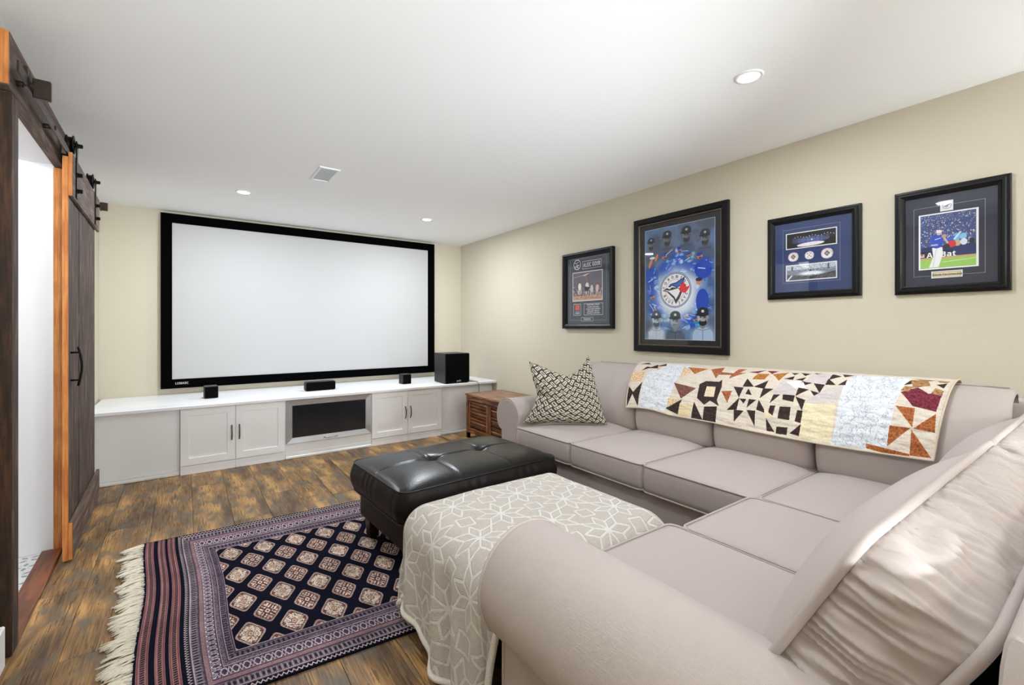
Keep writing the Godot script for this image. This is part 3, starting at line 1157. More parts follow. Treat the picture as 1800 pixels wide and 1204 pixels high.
func build_sofa() -> void:
	var t := thing("sectional_sofa", "taupe microfibre sectional sofa with rolled arms filling the corner under the pictures", "sofa")
	# base and back of the long run and of the near run
	boxp(t, "base", Vector3(2.50, 0.175, -1.5), Vector3(0.94, 0.27, 2.86), M.sofa, 0.012)
	boxp(t, "base", Vector3(1.40, 0.175, -0.5), Vector3(1.30, 0.27, 0.93), M.sofa, 0.012)
	boxp(t, "painted_shadow_strip", Vector3(2.50, 0.318, -1.5), Vector3(0.9, 0.02, 2.5), M.under, 0.002)  # dark strip standing in for the shade below the seat cushions
	var bp := smooth_loop([Vector2(2.93, 0.03), Vector2(3.012, 0.03), Vector2(3.012, 0.45), Vector2(3.012, 0.82), Vector2(2.985, 0.885), Vector2(2.94, 0.885), Vector2(2.905, 0.83), Vector2(2.90, 0.45)], 5)
	var bk := MB.new()
	bk.extrude(bp, Vector3.RIGHT, Vector3.UP, Vector3.BACK, -2.93, -0.02, 0.0035)
	part(t, "back_frame", bk, M.sofa)
	bp = smooth_loop([Vector2(-0.02, 0.2), Vector2(-0.02, 0.45), Vector2(-0.012, 0.8), Vector2(-0.03, 0.845), Vector2(-0.07, 0.845), Vector2(-0.095, 0.8), Vector2(-0.10, 0.45), Vector2(-0.098, 0.08), Vector2(-0.085, 0.035), Vector2(-0.035, 0.035), Vector2(-0.022, 0.08)], 5)
	bk = MB.new()
	bk.extrude(bp, Vector3.BACK, Vector3.UP, Vector3.LEFT, -2.9, -0.775, 0.0035)
	part(t, "back_frame", bk, M.sofa)
	# far arm (scroll along x) and near arm (scroll along z)
	var out := arm_outline(2.70, 2.905, 2.83, 0.515, 0.142)
	var pr := PackedVector2Array()
	for p in out:
		pr.append(Vector2(-p.x, p.y))
	pr.reverse()
	var arm := MB.new()
	arm.extrude(pr, Vector3.BACK, Vector3.UP, Vector3.LEFT, -2.93, -2.0, 0.012)
	var arm_node := part(t, "arm", arm, M.sofa)
	var path := PackedVector3Array()
	for p in out:
		path.append(Vector3(2.006, p.y, -p.x))
	var tb := MB.new()
	tb.tube(path, 0.0048, 6, true)
	part(arm_node, "piping", tb, M.sofa)
	out = arm_outline(-0.95, -0.722, -0.805, 0.475, 0.163)
	pr = PackedVector2Array()
	for p in out:
		pr.append(Vector2(-p.x, p.y))
	pr.reverse()
	arm = MB.new()
	arm.extrude(pr, Vector3.RIGHT, Vector3.UP, Vector3.BACK, -1.045, -0.05, 0.012)
	arm_node = part(t, "arm", arm, M.sofa_rib)
	path = PackedVector3Array()
	for p in out:
		path.append(Vector3(-p.x, p.y, -1.038))
	tb = MB.new()
	tb.tube(path, 0.0052, 6, true)
	part(arm_node, "piping", tb, M.sofa)
	# seat cushions
	var none = null
	var dome := func(u: float, v: float, _x: float, _z: float) -> float:
		return 0.03 * pow(maxf(0, 1 - pow(absf(u), 3.5)), 0.8) * pow(maxf(0, 1 - pow(absf(v), 3.5)), 0.8)
	for s in [[1.985, 2.76, -2.695, -2.12], [1.985, 2.76, -2.115, -1.56], [1.985, 2.76, -1.555, -0.965], [2.004, 2.80, -0.958, -0.36], [1.485, 1.998, -0.985, -0.36], [0.955, 1.478, -1.03, -0.36]]:
		cushion(t, "seat_cushion", s[1] - s[0], s[3] - s[2], 0.135, dome, 0.0, 0.03, 0.008, none, at((s[0] + s[1]) / 2, 0.462, (s[2] + s[3]) / 2), M.sofa, 0.005, 22)
	# back cushions along the picture wall
	var prof := smooth_loop([Vector2(2.62, 0.452), Vector2(2.578, 0.49), Vector2(2.562, 0.56), Vector2(2.572, 0.63), Vector2(2.605, 0.705), Vector2(2.66, 0.785), Vector2(2.73, 0.855), Vector2(2.80, 0.897), Vector2(2.865, 0.91), Vector2(2.905, 0.90), Vector2(2.915, 0.85), Vector2(2.915, 0.65), Vector2(2.91, 0.46), Vector2(2.75, 0.445)], 3)
	var cen := Vector2(2.76, 0.68)
	for s in [[-2.69, -2.105], [-2.10, -1.52], [-1.515, -0.975], [-0.97, -0.30]]:
		var b := MB.new()
		b.smooth(true)
		var pts := PackedVector3Array()
		var uvs := PackedVector2Array()
		var rows := 26
		for k in rows + 1:
			var tt := 0.5 - 0.5 * cos(PI * k / rows)
			var z: float = lerpf(s[0], s[1], tt)
			var sc := pow(maxf(0.0, 1 - pow(absf(2 * tt - 1), 9)), 1.0 / 4)
			var run := 0.0
			for i in prof.size() + 1:
				var p := prof[i % prof.size()]
				if i > 0:
					run += p.distance_to(prof[i - 1])
				var q := cen + (p - cen) * Vector2(lerpf(0.35, 1, sc) if p.x < cen.x else 1.0, lerpf(0.9, 1, sc))
				pts.append(Vector3(q.x, q.y + back_rise(q.y, z), z))
				uvs.append(Vector2(z, run))
		b.grid(pts, uvs, prof.size(), rows, true)
		var o := part(t, "back_cushion", b, M.sofa)
		var wl := PackedVector3Array()
		for k in rows + 1:
			var z: float = lerpf(s[0] + 0.02, s[1] - 0.02, float(k) / rows)
			wl.append(Vector3(2.862, 0.913 + back_rise(0.913, z), z))
		tb = MB.new()
		tb.tube(wl, 0.0045, 6)
		part(o, "piping", tb, M.sofa)
	# deep cushions of the near run, gathered side band and thick piping
	var ruck := FastNoiseLite.new()
	ruck.seed = 14
	ruck.frequency = 1.0
	ruck.fractal_octaves = 1
	var gather := func(s: float, tt: float) -> float:
		# gathers start tight at the front piping and die out across the band
		var f := 1.0 - absf(ruck.get_noise_2d(s * 30.0 + 1.2 * tt, tt * 0.35)) * 2.4
		var g := ruck.get_noise_2d(s * 9.0, 40.0 + tt * 2.0)
		return (0.0085 * f * (1.2 - tt * 0.8) + 0.010 * g) * smoothstep(0.0, 0.06, tt)
	var plump := func(u: float, v: float, _x: float, _z: float) -> float:
		return 0.085 * pow(maxf(0, 1 - pow(absf(u), 3.0)), 0.75) * pow(maxf(0, 1 - pow(absf(v), 2.6)), 0.8)
	var tilt := Basis(Vector3(1, 0, 0), Vector3(0, 0.467, -0.884).normalized(), Vector3(0, 0.884, 0.467).normalized())
	cushion(t, "back_cushion", 1.05, 0.43, 0.155, plump, 0.03, 0.045, 0.012, gather, Transform3D(tilt, Vector3(1.365, 0.675, -0.347)), M.sofa, 0.0095, 26)
	cushion(t, "back_cushion", 0.80, 0.43, 0.155, plump, 0.03, 0.06, 0.012, gather, Transform3D(tilt, Vector3(2.305, 0.672, -0.347)), M.sofa, 0.0095, 26)
	for p in [Vector3(2.06, 0.02, -2.88), Vector3(2.06, 0.02, -1.1), Vector3(0.78, 0.02, -0.98), Vector3(0.78, 0.02, -0.1), Vector3(2.95, 0.02, -0.1), Vector3(2.95, 0.02, -2.88)]:
		boxp(t, "foot", p, Vector3(0.05, 0.04, 0.05), M.leg_wood, 0.004)


func build_quilt() -> void:
	var path := smooth_loop([Vector2(2.546, 0.628), Vector2(2.563, 0.665), Vector2(2.592, 0.72), Vector2(2.646, 0.797), Vector2(2.718, 0.868), Vector2(2.793, 0.911), Vector2(2.865, 0.926), Vector2(2.915, 0.915), Vector2(2.926, 0.87), Vector2(2.922, 0.80)], 5, false)
	var run := [0.0]
	var vone := 0.0
	for i in range(1, path.size()):
		run.append(run[i - 1] + path[i].distance_to(path[i - 1]))
		if path[i].x < 2.835:
			vone = run[i]
	var nz := 90
	var wob := FastNoiseLite.new()
	wob.seed = 4
	wob.frequency = 2.4
	var b := MB.new()
	b.smooth(true)
	var rim := PackedVector3Array()
	for side in 2:
		var pts := PackedVector3Array()
		var uvs := PackedVector2Array()
		for i in path.size():
			var v: float = run[i] / vone
			var tg := (path[mini(i + 1, path.size() - 1)] - path[maxi(i - 1, 0)]).normalized()
			var nrm := Vector2(-tg.y, tg.x)
			for k in nz + 1:
				var u := float(k) / nz
				var z := lerpf(lerpf(-2.13, -2.232, clampf(v, 0, 1.1)), lerpf(-0.50, -0.482, clampf(v, 0, 1.1)), u)
				var q := path[i] + nrm * ((0.007 if side == 0 else 0.001) + 0.005 * wob.get_noise_2d(z * 1.0, v * 0.6))
				var drop := 0.0
				if v < 0.6:
					drop = (0.028 * sin(PI * clampf(u / 0.22, 0, 1)) - 0.022 * sin(PI * clampf((u - 0.4) / 0.6, 0, 1))) * (1 - v / 0.6)
				pts.append(Vector3(q.x - drop * 0.1, q.y + drop * 0.6 + back_rise(q.y, z), z))
				uvs.append(Vector2(u, (1.22 - v) / 1.34))
		b.grid(pts, uvs, nz, path.size() - 1, side == 0)
		if side == 0:
			for i in range(path.size() - 1, -1, -1):
				rim.append(pts[i * (nz + 1)])
			for k in range(1, nz + 1):
				rim.append(pts[k])
			for i in range(1, path.size()):
				rim.append(pts[i * (nz + 1) + nz])
	var o := part(self, "patchwork_quilt", b, M.quilt)
	tag(o, "patchwork quilt in brown, cream and white draped over the sofa back", "quilt")
	var tb := MB.new()
	tb.tube(rim, 0.0042, 6)
	part(o, "binding", tb, M.quilt_edge)


func build_pillow() -> void:
	# outline in the pillow's own plane: u along the bottom, v up
	var e := Vector3(0.7507, 0, 0.6606)
	var up := Vector3(0.1598, 0.9703, -0.1816)
	var nn := e.cross(up).normalized()
	var org := Vector3(2.017, 0.492, -2.646)
	var left := [Vector2(-0.008, 0.004), Vector2(0.045, 0.075), Vector2(0.098, 0.21), Vector2(0.066, 0.33), Vector2(0.036, 0.465)]
	var right := [Vector2(0.609, 0.006), Vector2(0.575, 0.12), Vector2(0.545, 0.245), Vector2(0.515, 0.38), Vector2(0.48, 0.52)]
	var top := [Vector2(0.036, 0.465), Vector2(0.14, 0.425), Vector2(0.245, 0.382), Vector2(0.325, 0.362), Vector2(0.40, 0.40), Vector2(0.45, 0.46), Vector2(0.48, 0.52)]
	var bottom := [Vector2(-0.008, 0.004), Vector2(0.1, 0.012), Vector2(0.3, 0.016), Vector2(0.5, 0.012), Vector2(0.609, 0.006)]
	var cl := smooth_loop(left, 8, false)
	var cr := smooth_loop(right, 8, false)
	var ct := smooth_loop(top, 8, false)
	var cb := smooth_loop(bottom, 8, false)
	var pick := func(c: PackedVector2Array, t: float) -> Vector2:
		var f := t * (c.size() - 1)
		var i := mini(int(f), c.size() - 2)
		return c[i].lerp(c[i + 1], f - i)
	var n := 40
	var b := MB.new()
	b.smooth(true)
	for side in 2:
		var pts := PackedVector3Array()
		var uvs := PackedVector2Array()
		for j in n + 1:
			for i in n + 1:
				var u := float(i) / n
				var v := float(j) / n
				var p: Vector2 = pick.call(cl, v) * (1 - u) + pick.call(cr, v) * u + pick.call(cb, u) * (1 - v) + pick.call(ct, u) * v
				p -= left[0] * (1 - u) * (1 - v) + right[0] * u * (1 - v) + left[4] * (1 - u) * v + right[4] * u * v
				var bu := pow(maxf(0, 1 - pow(absf(2 * u - 1), 2.4)), 0.62)
				var bv := pow(maxf(0, 1 - pow(absf(2 * v - 1), 2.4)), 0.62)
				var th := 0.085 * bu * bv * (1.0 - 0.35 * v)
				# the chop in the top and the pinch in the left side
				th -= 0.03 * exp(-(pow((u - 0.6) / 0.2, 2) + pow((v - 0.95) / 0.28, 2))) * bv
				th -= 0.028 * exp(-(pow((u - 0.08) / 0.16, 2) + pow((v - 0.5) / 0.05, 2)))
				th += 0.01 * exp(-(pow((u - 0.15) / 0.12, 2) + pow((v - 0.4) / 0.07, 2)))
				if i == 0 or j == 0 or i == n or j == n:
					th = 0.0
				var q := org + e * p.x + up * p.y + nn * (th if side == 0 else -maxf(th * 0.8, 0.0))
				pts.append(q)
				uvs.append(Vector2(u * 0.53, v * 0.50).rotated(0.72))
		b.grid(pts, uvs, n, n, side == 1)
	var o := part(self, "throw_pillow", b, M.weave)
	tag(o, "cream and black basketweave throw pillow with a chopped top on the far seat", "pillow")


func build_blanket() -> void:
	# a soft cloth laid over the second ottoman; s runs to the left (-x), t away from the camera (-z)
	var c := Vector3(1.135, 0.474, -1.42)
	var hx := 0.325
	var hz := 0.275
	var r := 0.105
	var nu := 110
	var nv := 90
	var wob := FastNoiseLite.new()
	wob.seed = 8
	wob.frequency = 3.0
	var pos := func(s: float, t: float) -> Vector3:
		var a := maxf(absf(s) - hx, 0.0)
		var bq := maxf(absf(t) - hz, 0.0)
		var core := Vector2(clampf(s, -hx, hx), clampf(t, -hz, hz))
		var d := Vector2(a, bq).length()
		var dir := Vector2(signf(s) * a, signf(t) * bq)
		dir = dir.normalized() if d > 1e-6 else Vector2.ZERO
		var reach: float
		var drop: float
		var quarter := r * PI / 2
		if d < quarter:
			reach = r * sin(d / r)
			drop = r * (1 - cos(d / r))
		else:
			reach = r + (d - quarter) * 0.03
			drop = r + (d - quarter) * 0.995
		var fold := smoothstep(0.06, 0.36, d) * (0.016 * sin(t * 26 + 1.3 * sin(t * 9) + s * 2) + 0.010 * sin(t * 51 + s * 4))
		reach += fold if s > hx else 0.0
		var q := Vector3(c.x - core.x - dir.x * reach, c.y - drop, c.z - core.y - dir.y * reach)
		q.y += 0.006 * wob.get_noise_2d(s * 0.8, t * 0.8) * (1.0 - smoothstep(0, 0.1, d)) + 0.012 * (1 - pow(s / 0.5, 2)) * (1 - smoothstep(0, 0.1, d))
		return q
	var pts := PackedVector3Array()
	var uvs := PackedVector2Array()
	for j in nv + 1:
		var t0 := lerpf(-0.385, 0.52, float(j) / nv)
		for i in nu + 1:
			var t := t0 - 0.03 * smoothstep(0.62, 0.8, float(i) / nu) * smoothstep(-0.1, -0.385, t0)
			# the drop on the left reaches the floor at the near end and is shorter at the far one
			var smax := hx + lerpf(0.52, 0.40, smoothstep(-0.1, 0.32, t0))
			var smin := -0.48 - 0.04 * smoothstep(-0.1, 0.3, t0)
			var s := lerpf(smin, smax, float(i) / nu)
			var p: Vector3 = pos.call(s, t)
			if p.y < 0.012:
				p.x -= (0.012 - p.y) * 0.9
				p.y = 0.012
			pts.append(p)
			uvs.append(Vector2((s * 0.81 - t * 0.59) / 0.212, (s * 0.59 + t * 0.81) / 0.205))
	var b := MB.new()
	b.smooth(true)
	b.grid(pts, uvs, nu, nv, false)
	var o := part(self, "throw_blanket", b, M.blanket)
	tag(o, "fluffy taupe blanket with raised white star lines over the ottoman nearest the camera", "blanket")
	var rim := PackedVector3Array()
	for i in nu + 1:
		rim.append(pts[i])
	for j in range(1, nv + 1):
		rim.append(pts[j * (nu + 1) + nu])
	for i in range(nu - 1, -1, -1):
		rim.append(pts[nv * (nu + 1) + i])
	for j in range(nv - 1, 0, -1):
		rim.append(pts[j * (nu + 1)])
	var tb := MB.new()
	tb.tube(rim, 0.011, 7, true)
	part(o, "hem", tb, M.sherpa)


func build_rug() -> void:
	var fl := Vector3(-0.178, 0, -3.215)
	var nl := Vector3(-0.135, 0, -1.745)
	var fr := Vector3(2.0, 0, -3.10)
	var nr := Vector3(2.0, 0, -1.56)
	var nx := 60
	var nz := 40
	var top := PackedVector3Array()
	var uvs := PackedVector2Array()
	for j in nz + 1:
		for i in nx + 1:
			var u := float(i) / nx
			var v := float(j) / nz
			var p := fl.lerp(fr, u).lerp(nl.lerp(nr, u), v)
			p.x -= 0.008 * sin(v * 9 + 1) * (1 - u)
			p.y = 0.008
			top.append(p)
			uvs.append(Vector2(u, v))
	var b := MB.new()
	b.smooth(true)
	b.grid(top, uvs, nx, nz, true)
	var w := nx + 1
	var loop := []
	for i in nx:
		loop.append(i)
	for j in nz:
		loop.append(j * w + nx)
	for i in range(nx, 0, -1):
		loop.append(nz * w + i)
	for j in range(nz, 0, -1):
		loop.append(j * w)
	b.smooth(false)
	for k in loop.size():
		var i0: int = loop[k]
		var i1: int = loop[(k + 1) % loop.size()]
		var d := Vector3(0, 0.0075, 0)
		b.quad(top[i0], top[i1], top[i1] - d, top[i0] - d, uvs[i0], uvs[i1], uvs[i1], uvs[i0])
	var o := part(self, "area_rug", b, M.rug)
	tag(o, "navy and rose diamond-patterned oriental rug with cream fringe on the wood floor", "rug")
	# fringe: knotted strands nobody would count
	var f := MB.new()
	var rng := RandomNumberGenerator.new()
	rng.seed = 33
	for k in 620:
		var v := rng.randf()
		var p := fl.lerp(nl, v)
		p.x -= 0.008 * sin(v * 9 + 1) - 0.003
		p.y = 0.004 + rng.randf() * 0.006
		var clump := 0.35 * sin(v * 95) + 0.2 * sin(v * 41 + 2)
		var ang := 0.30 + clump * 0.55 + rng.randf_range(-0.12, 0.12)
		var ln := 0.088 + 0.014 * sin(v * 60 + 1) + rng.randf_range(-0.02, 0.01)
		var dir := Vector3(-cos(ang), 0, sin(ang))
		var path := PackedVector3Array()
		for s in 5:
			var tt := s / 4.0
			path.append(p + dir * ln * tt + Vector3(0, (0.006 - p.y + 0.004) * tt * 0.6 + 0.004 * sin(tt * PI), 0) + dir.cross(Vector3.UP) * 0.006 * sin(tt * 4 + k))
		f.tube(path, 0.0021, 4, false)
	var fo := part(o, "fringe", f, M.fringe)
	fo.set_meta("kind", "stuff")
	fo.set_meta("label", "cream knotted cotton fringe")


# ------------------------------------------------------------------ pictures on the wall
func wall_xf(y: float, z: float) -> Transform3D:
	return Transform3D(Basis(Vector3.UP, -PI / 2), Vector3(RIGHT - 0.001, y, z))


func lettering(parent: Node3D, text: String, size: float, pos: Vector3, m: Material, turn := 0.0, squeeze := 1.0, serif := false, called := "lettering") -> MeshInstance3D:
	var t := TextMesh.new()
	var f := SystemFont.new()
	f.font_names = PackedStringArray(["Droid Serif" if serif else "Droid Sans"])
	f.font_weight = 700
	t.font = f
	t.text = text
	t.font_size = 32
	t.pixel_size = size / 32.0
	t.depth = 0.0006
	t.curve_step = 1.0
	t.material = m
	var b := Basis(Vector3.BACK, turn) * Basis.from_scale(Vector3(squeeze, 1, 1))
	return place(parent, called, t, Transform3D(b, pos))


# frame with its print and glass; returns the thing. iw, ih: the opening
func framed(label: String, y: float, z: float, w: float, h: float, rail: float, prof: Array, art: Image, group: String) -> Node3D:
	var t := thing("framed_picture", label, "picture", wall_xf(y, z), group)
	var b := MB.new()
	b.ring(w, h, prof)
	part(t, "frame", b, M.frame_black)
	var iw := w - 2 * rail
	var ih := h - 2 * rail
	var m := textured(art, 0.7)
	m.metallic_specular = 0.2
	b = MB.new()
	b.box(Vector3(0, 0, 0.003), Vector3(iw + 0.01, ih + 0.01, 0.006), 0.0)
	part(t, "backing", b, M.dark_inside)
	b = MB.new()
	b.quad(Vector3(-iw / 2, -ih / 2, 0.009), Vector3(iw / 2, -ih / 2, 0.009), Vector3(iw / 2, ih / 2, 0.009), Vector3(-iw / 2, ih / 2, 0.009), Vector2(0, 1), Vector2(1, 1), Vector2(1, 0), Vector2(0, 0))
	part(t, "print", b, m)
	b = MB.new()
	b.quad(Vector3(-iw / 2 - 0.004, -ih / 2 - 0.004, 0.0125), Vector3(iw / 2 + 0.004, -ih / 2 - 0.004, 0.0125), Vector3(iw / 2 + 0.004, ih / 2 + 0.004, 0.0125), Vector3(-iw / 2 - 0.004, ih / 2 + 0.004, 0.0125))
	part(t, "glass", b, M.pane)
	return t


# a raised mat window: pale bevel ring round a print
func bevel_ring(parent: Node3D, cx: float, cy: float, w: float, h: float, t: float, m: Material) -> void:
	var b := MB.new()
	b.ring(w, h, [Vector2(0, 0.009), Vector2(0, 0.0108), Vector2(t, 0.0108), Vector2(t, 0.009)])
	part(parent, "mat_bevel", b, m, at(cx, cy, 0))


func head(cv: Canvas, x: float, y: float, s: float, cap: Color, skin: Color, body: Color, beard: Color, dim: float) -> void:
	s *= 1.12
	cv.soft(x, y + s * 2.6, s * 2.2, s * 1.9, body, 0.95 * dim)
	var p := PackedVector2Array()
	for q in [[-1.5, 3.4], [-1.35, 2.2], [-0.95, 1.72], [-0.42, 1.5], [-0.4, 1.0], [0.4, 1.0], [0.42, 1.5], [0.95, 1.72], [1.35, 2.2], [1.5, 3.4]]:
		p.append(Vector2(x + q[0] * s, y + q[1] * s))
	cv.poly(p, body)
	cv.poly([Vector2(x - s * 0.40, y + s * 1.5), Vector2(x, y + s * 1.75), Vector2(x + s * 0.40, y + s * 1.5), Vector2(x + s * 0.36, y + s * 0.9), Vector2(x - s * 0.36, y + s * 0.9)], skin.darkened(0.3))
	cv.line(Vector2(x - s * 0.95, y + s * 1.72), Vector2(x, y + s * 1.9), maxf(1.5, s * 0.08), body.darkened(0.35))
	cv.line(Vector2(x + s * 0.95, y + s * 1.72), Vector2(x, y + s * 1.9), maxf(1.5, s * 0.08), body.darkened(0.35))
	cv.line(Vector2(x, y + s * 1.85), Vector2(x, y + s * 3.3), maxf(1.5, s * 0.08), body.darkened(0.3))
	cv.ell(x - s * 0.72, y + s * 0.25, s * 0.12, s * 0.24, skin.darkened(0.2))
	cv.ell(x + s * 0.72, y + s * 0.25, s * 0.12, s * 0.24, skin.darkened(0.2))
	cv.ell(x, y + s * 0.3, s * 0.7, s * 0.98, skin)
	cv.ell(x + s * 0.34, y + s * 0.35, s * 0.34, s * 0.8, skin.darkened(0.22))
	cv.ell(x, y + s * 0.92, s * 0.56, s * 0.42, beard)
	cv.ell(x, y + s * 0.62, s * 0.34, s * 0.2, skin.darkened(0.06))
	cv.rect(x - s * 0.2, y + s * 0.76, s * 0.4, maxf(1.0, s * 0.08), skin.darkened(0.5))
	cv.ell(x, y - s * 0.42, s * 0.8, s * 0.62, cap)
	cv.ell(x - s * 0.08, y - s * 0.1, s * 0.92, s * 0.2, cap.darkened(0.4))
	for e in [-0.27, 0.27]:
		cv.rect(x + e * s - s * 0.16, y + s * 0.14, s * 0.32, maxf(1.0, s * 0.07), beard.darkened(0.2))
		cv.ell(x + e * s, y + s * 0.28, s * 0.13, s * 0.07, Color8(30, 32, 40))
	cv.line(Vector2(x, y + s * 0.2), Vector2(x + s * 0.08, y + s * 0.55), maxf(1.0, s * 0.11), skin.darkened(0.28))
	cv.ell(x, y - s * 0.52, s * 0.2, s * 0.18, skin.lightened(0.45))


func poster_image() -> Image:
	var cv := Canvas.new(400, 580, Color8(92, 124, 172))
	var rng := RandomNumberGenerator.new()
	rng.seed = 9
	# smoky ground
	for k in 170:
		var x := rng.randf() * 400
		var y := rng.randf() * 580
		var edge := absf(y - 330) / 330 + absf(x - 200) / 420
		var c := Color8(56, 104, 190).lerp(Color8(74, 84, 104), clampf(edge, 0, 1)) if rng.randf() < 0.55 else Color8(150, 190, 232).lerp(Color8(96, 108, 130), clampf(edge, 0, 1))
		cv.soft(x, y, rng.randf_range(18, 60), rng.randf_range(18, 70), c, 0.6)
	# grey heads along the top
	for q in [[38, 82, 24], [138, 66, 29], [250, 62, 30], [350, 92, 29]]:
		head(cv, q[0], q[1] - 14, q[2], Color8(40, 46, 58), Color8(112, 116, 126), Color8(74, 88, 116), Color8(48, 50, 58), 0.9)
	cv.ell(46, 150, 17, 7, Color8(214, 224, 238))
	# blue players wheeling round the middle
	for q in [[40, 250, 58, 70, -0.6], [60, 330, 54, 56, 0.2], [70, 420, 60, 60, 0.5], [130, 215, 60, 44, -0.5], [200, 175, 64, 46, -0.2], [250, 220, 70, 40, 0.3], [340, 225, 62, 62, 0.4], [330, 395, 50, 74, 0.0], [250, 470, 48, 40, 0.3], [300, 500, 44, 38, 0.1]]:
		cv.soft(q[0], q[1], q[2] * 1.1, q[3] * 1.1, Color8(30, 76, 184), 0.95)
		for s in 5:
			var o := Vector2(rng.randf_range(-0.6, 0.6) * q[2], rng.randf_range(-0.6, 0.6) * q[3])
			cv.line(Vector2(q[0], q[1]) + o, Vector2(q[0], q[1]) + o + Vector2.from_angle(q[4] + rng.randf_range(-0.5, 0.5)) * 34, 4, [Color8(22, 58, 160), Color8(120, 172, 236), Color8(206, 224, 246)][rng.randi() % 3])
	for q in [[34, 178, 9, 26], [72, 152, 8, 20]]:
		cv.ell(q[0], q[1], q[2], q[3], Color8(206, 130, 84), 0.4)
	for q in [[122, 150, 15], [208, 128, 14], [322, 172, 15], [322, 292, 14], [46, 355, 13], [60, 425, 12], [248, 458, 13], [300, 478, 13], [262, 160, 10]]:
		cv.ell(q[0], q[1], q[2], q[2] * 1.05, Color8(204, 138, 98))
		cv.ell(q[0], q[1] - q[2] * 0.6, q[2] * 1.15, q[2] * 0.6, Color8(26, 62, 160), -0.3)
		cv.ell(q[0] + q[2] * 0.2, q[1] + q[2] * 0.6, q[2] * 0.6, q[2] * 0.35, Color8(110, 64, 44))
	for k in 26:
		var a := rng.randf() * TAU
		var p := Vector2(186, 330) + Vector2(cos(a) * 150, sin(a) * 200)
		cv.line(p, p + Vector2.from_angle(a + 1.4) * rng.randf_range(20, 50), 3, [Color8(210, 228, 248), Color8(70, 130, 220), Color8(150, 196, 240)][rng.randi() % 3])
	for k in 90:
		var a := rng.randf() * TAU
		var p := Vector2(190, 330) + Vector2(cos(a) * rng.randf_range(110, 180), sin(a) * rng.randf_range(130, 220))
		cv.soft(p.x, p.y, rng.randf_range(5, 20), rng.randf_range(5, 16), [Color8(206, 226, 248), Color8(96, 156, 232), Color8(40, 92, 206), Color8(160, 200, 240)][rng.randi() % 4], 0.7)
	# white glow behind the badge
	cv.soft(196, 345, 170, 175, Color8(236, 242, 250), 0.95)
	cv.ell(336, 392, 34, 60, Color8(28, 72, 182))
	cv.ell(340, 238, 46, 44, Color8(28, 70, 180))
	cv.ell(318, 296, 15, 15, Color8(206, 140, 104))
	cv.ell(318, 285, 18, 9, Color8(30, 40, 74))
	cv.line(Vector2(312, 228), Vector2(352, 236), 5, Color8(214, 222, 240))
	# grey heads along the foot
	head(cv, 72, 468, 32, Color8(60, 78, 104), Color8(184, 198, 212), Color8(186, 198, 214), Color8(70, 82, 98), 1.0)
	head(cv, 186, 474, 34, Color8(54, 62, 70), Color8(160, 172, 184), Color8(70, 84, 108), Color8(120, 132, 144), 1.0)
	head(cv, 338, 460, 34, Color8(30, 40, 56), Color8(176, 180, 186), Color8(166, 186, 212), Color8(26, 28, 32), 1.0)
	cv.soft(300, 500, 26, 22, Color8(36, 170, 200), 0.6)
	cv.ell(286, 508, 14, 10, Color8(40, 80, 180))
	for k in 9:
		cv.line(Vector2(20 + k * 3, 540), Vector2(24 + k * 3, 560), 2, Color8(196, 206, 220))
	# the round badge
	var o := Vector2(186, 328)
	var r := 92.0
	cv.ell(o.x, o.y, r, r, Color8(118, 130, 156))
	cv.ell(o.x, o.y, r * 0.955, r * 0.955, Color8(206, 214, 228))
	cv.ell(o.x, o.y, r * 0.93, r * 0.93, Color8(84, 96, 126))
	cv.ell(o.x, o.y, r * 0.895, r * 0.895, Color8(240, 240, 243))
	cv.ell(o.x - 2, o.y, r * 0.60, r * 0.60, Color8(196, 112, 96))
	cv.ell(o.x - 2, o.y, r * 0.578, r * 0.578, Color8(240, 240, 243))
	var pt := func(a: Array) -> PackedVector2Array:
		var p := PackedVector2Array()
		for k in range(0, a.size(), 2):
			p.append(o + Vector2(a[k], a[k + 1]) * r)
		return p
	var ink := Color8(36, 48, 74)
	cv.poly(pt.call([-0.45, -0.2, -0.3, -0.36, 0.05, -0.42, 0.6, -0.70, 0.56, -0.5, 0.35, -0.2, 0.1, -0.12, -0.2, -0.24, -0.36, -0.16]), ink)
	cv.poly(pt.call([-0.36, -0.24, -0.24, -0.32, 0.08, -0.36, 0.53, -0.61, 0.5, -0.5, 0.32, -0.24, 0.1, -0.17, -0.15, -0.29]), Color8(40, 100, 196))
	cv.poly(pt.call([-0.84, 0.0, -0.5, -0.14, -0.4, -0.06, -0.12, -0.15, 0.3, -0.1, -0.12, -0.03, -0.24, -0.01, -0.42, 0.02, -0.5, -0.01]), ink)
	cv.poly(pt.call([-0.84, 0.02, -0.5, 0.03, -0.36, 0.12, -0.06, 0.36, 0.04, 0.52, 0.18, 0.32, 0.32, 0.06, 0.44, 0.1, 0.3, 0.42, 0.04, 0.78, -0.1, 0.48, -0.4, 0.2, -0.52, 0.08]), ink)
	cv.ell(o.x - 0.2 * r, o.y - 0.08 * r, 0.09 * r, 0.08 * r, ink)
	cv.poly(pt.call([0.2, -0.06, 0.3, -0.12, 0.28, -0.3, 0.4, -0.26, 0.5, -0.46, 0.58, -0.3, 0.66, -0.28, 0.68, -0.12, 0.88, -0.18, 0.82, -0.02, 0.72, 0.1, 0.62, 0.2, 0.45, 0.16, 0.36, 0.1, 0.28, 0.06]), Color8(226, 40, 48))
	var im: Image = cv.im
	return im


func with_border(art: Image, w: int, h: int, x: int, y: int, c: Color, line: Color) -> Image:
	var cv := Canvas.new(w, h, c)
	cv.rect(x - 2, y - 2, art.get_width() + 4, art.get_height() + 4, line)
	cv.im.blit_rect(art, Rect2i(Vector2i.ZERO, art.get_size()), Vector2i(x, y))
	return cv.im


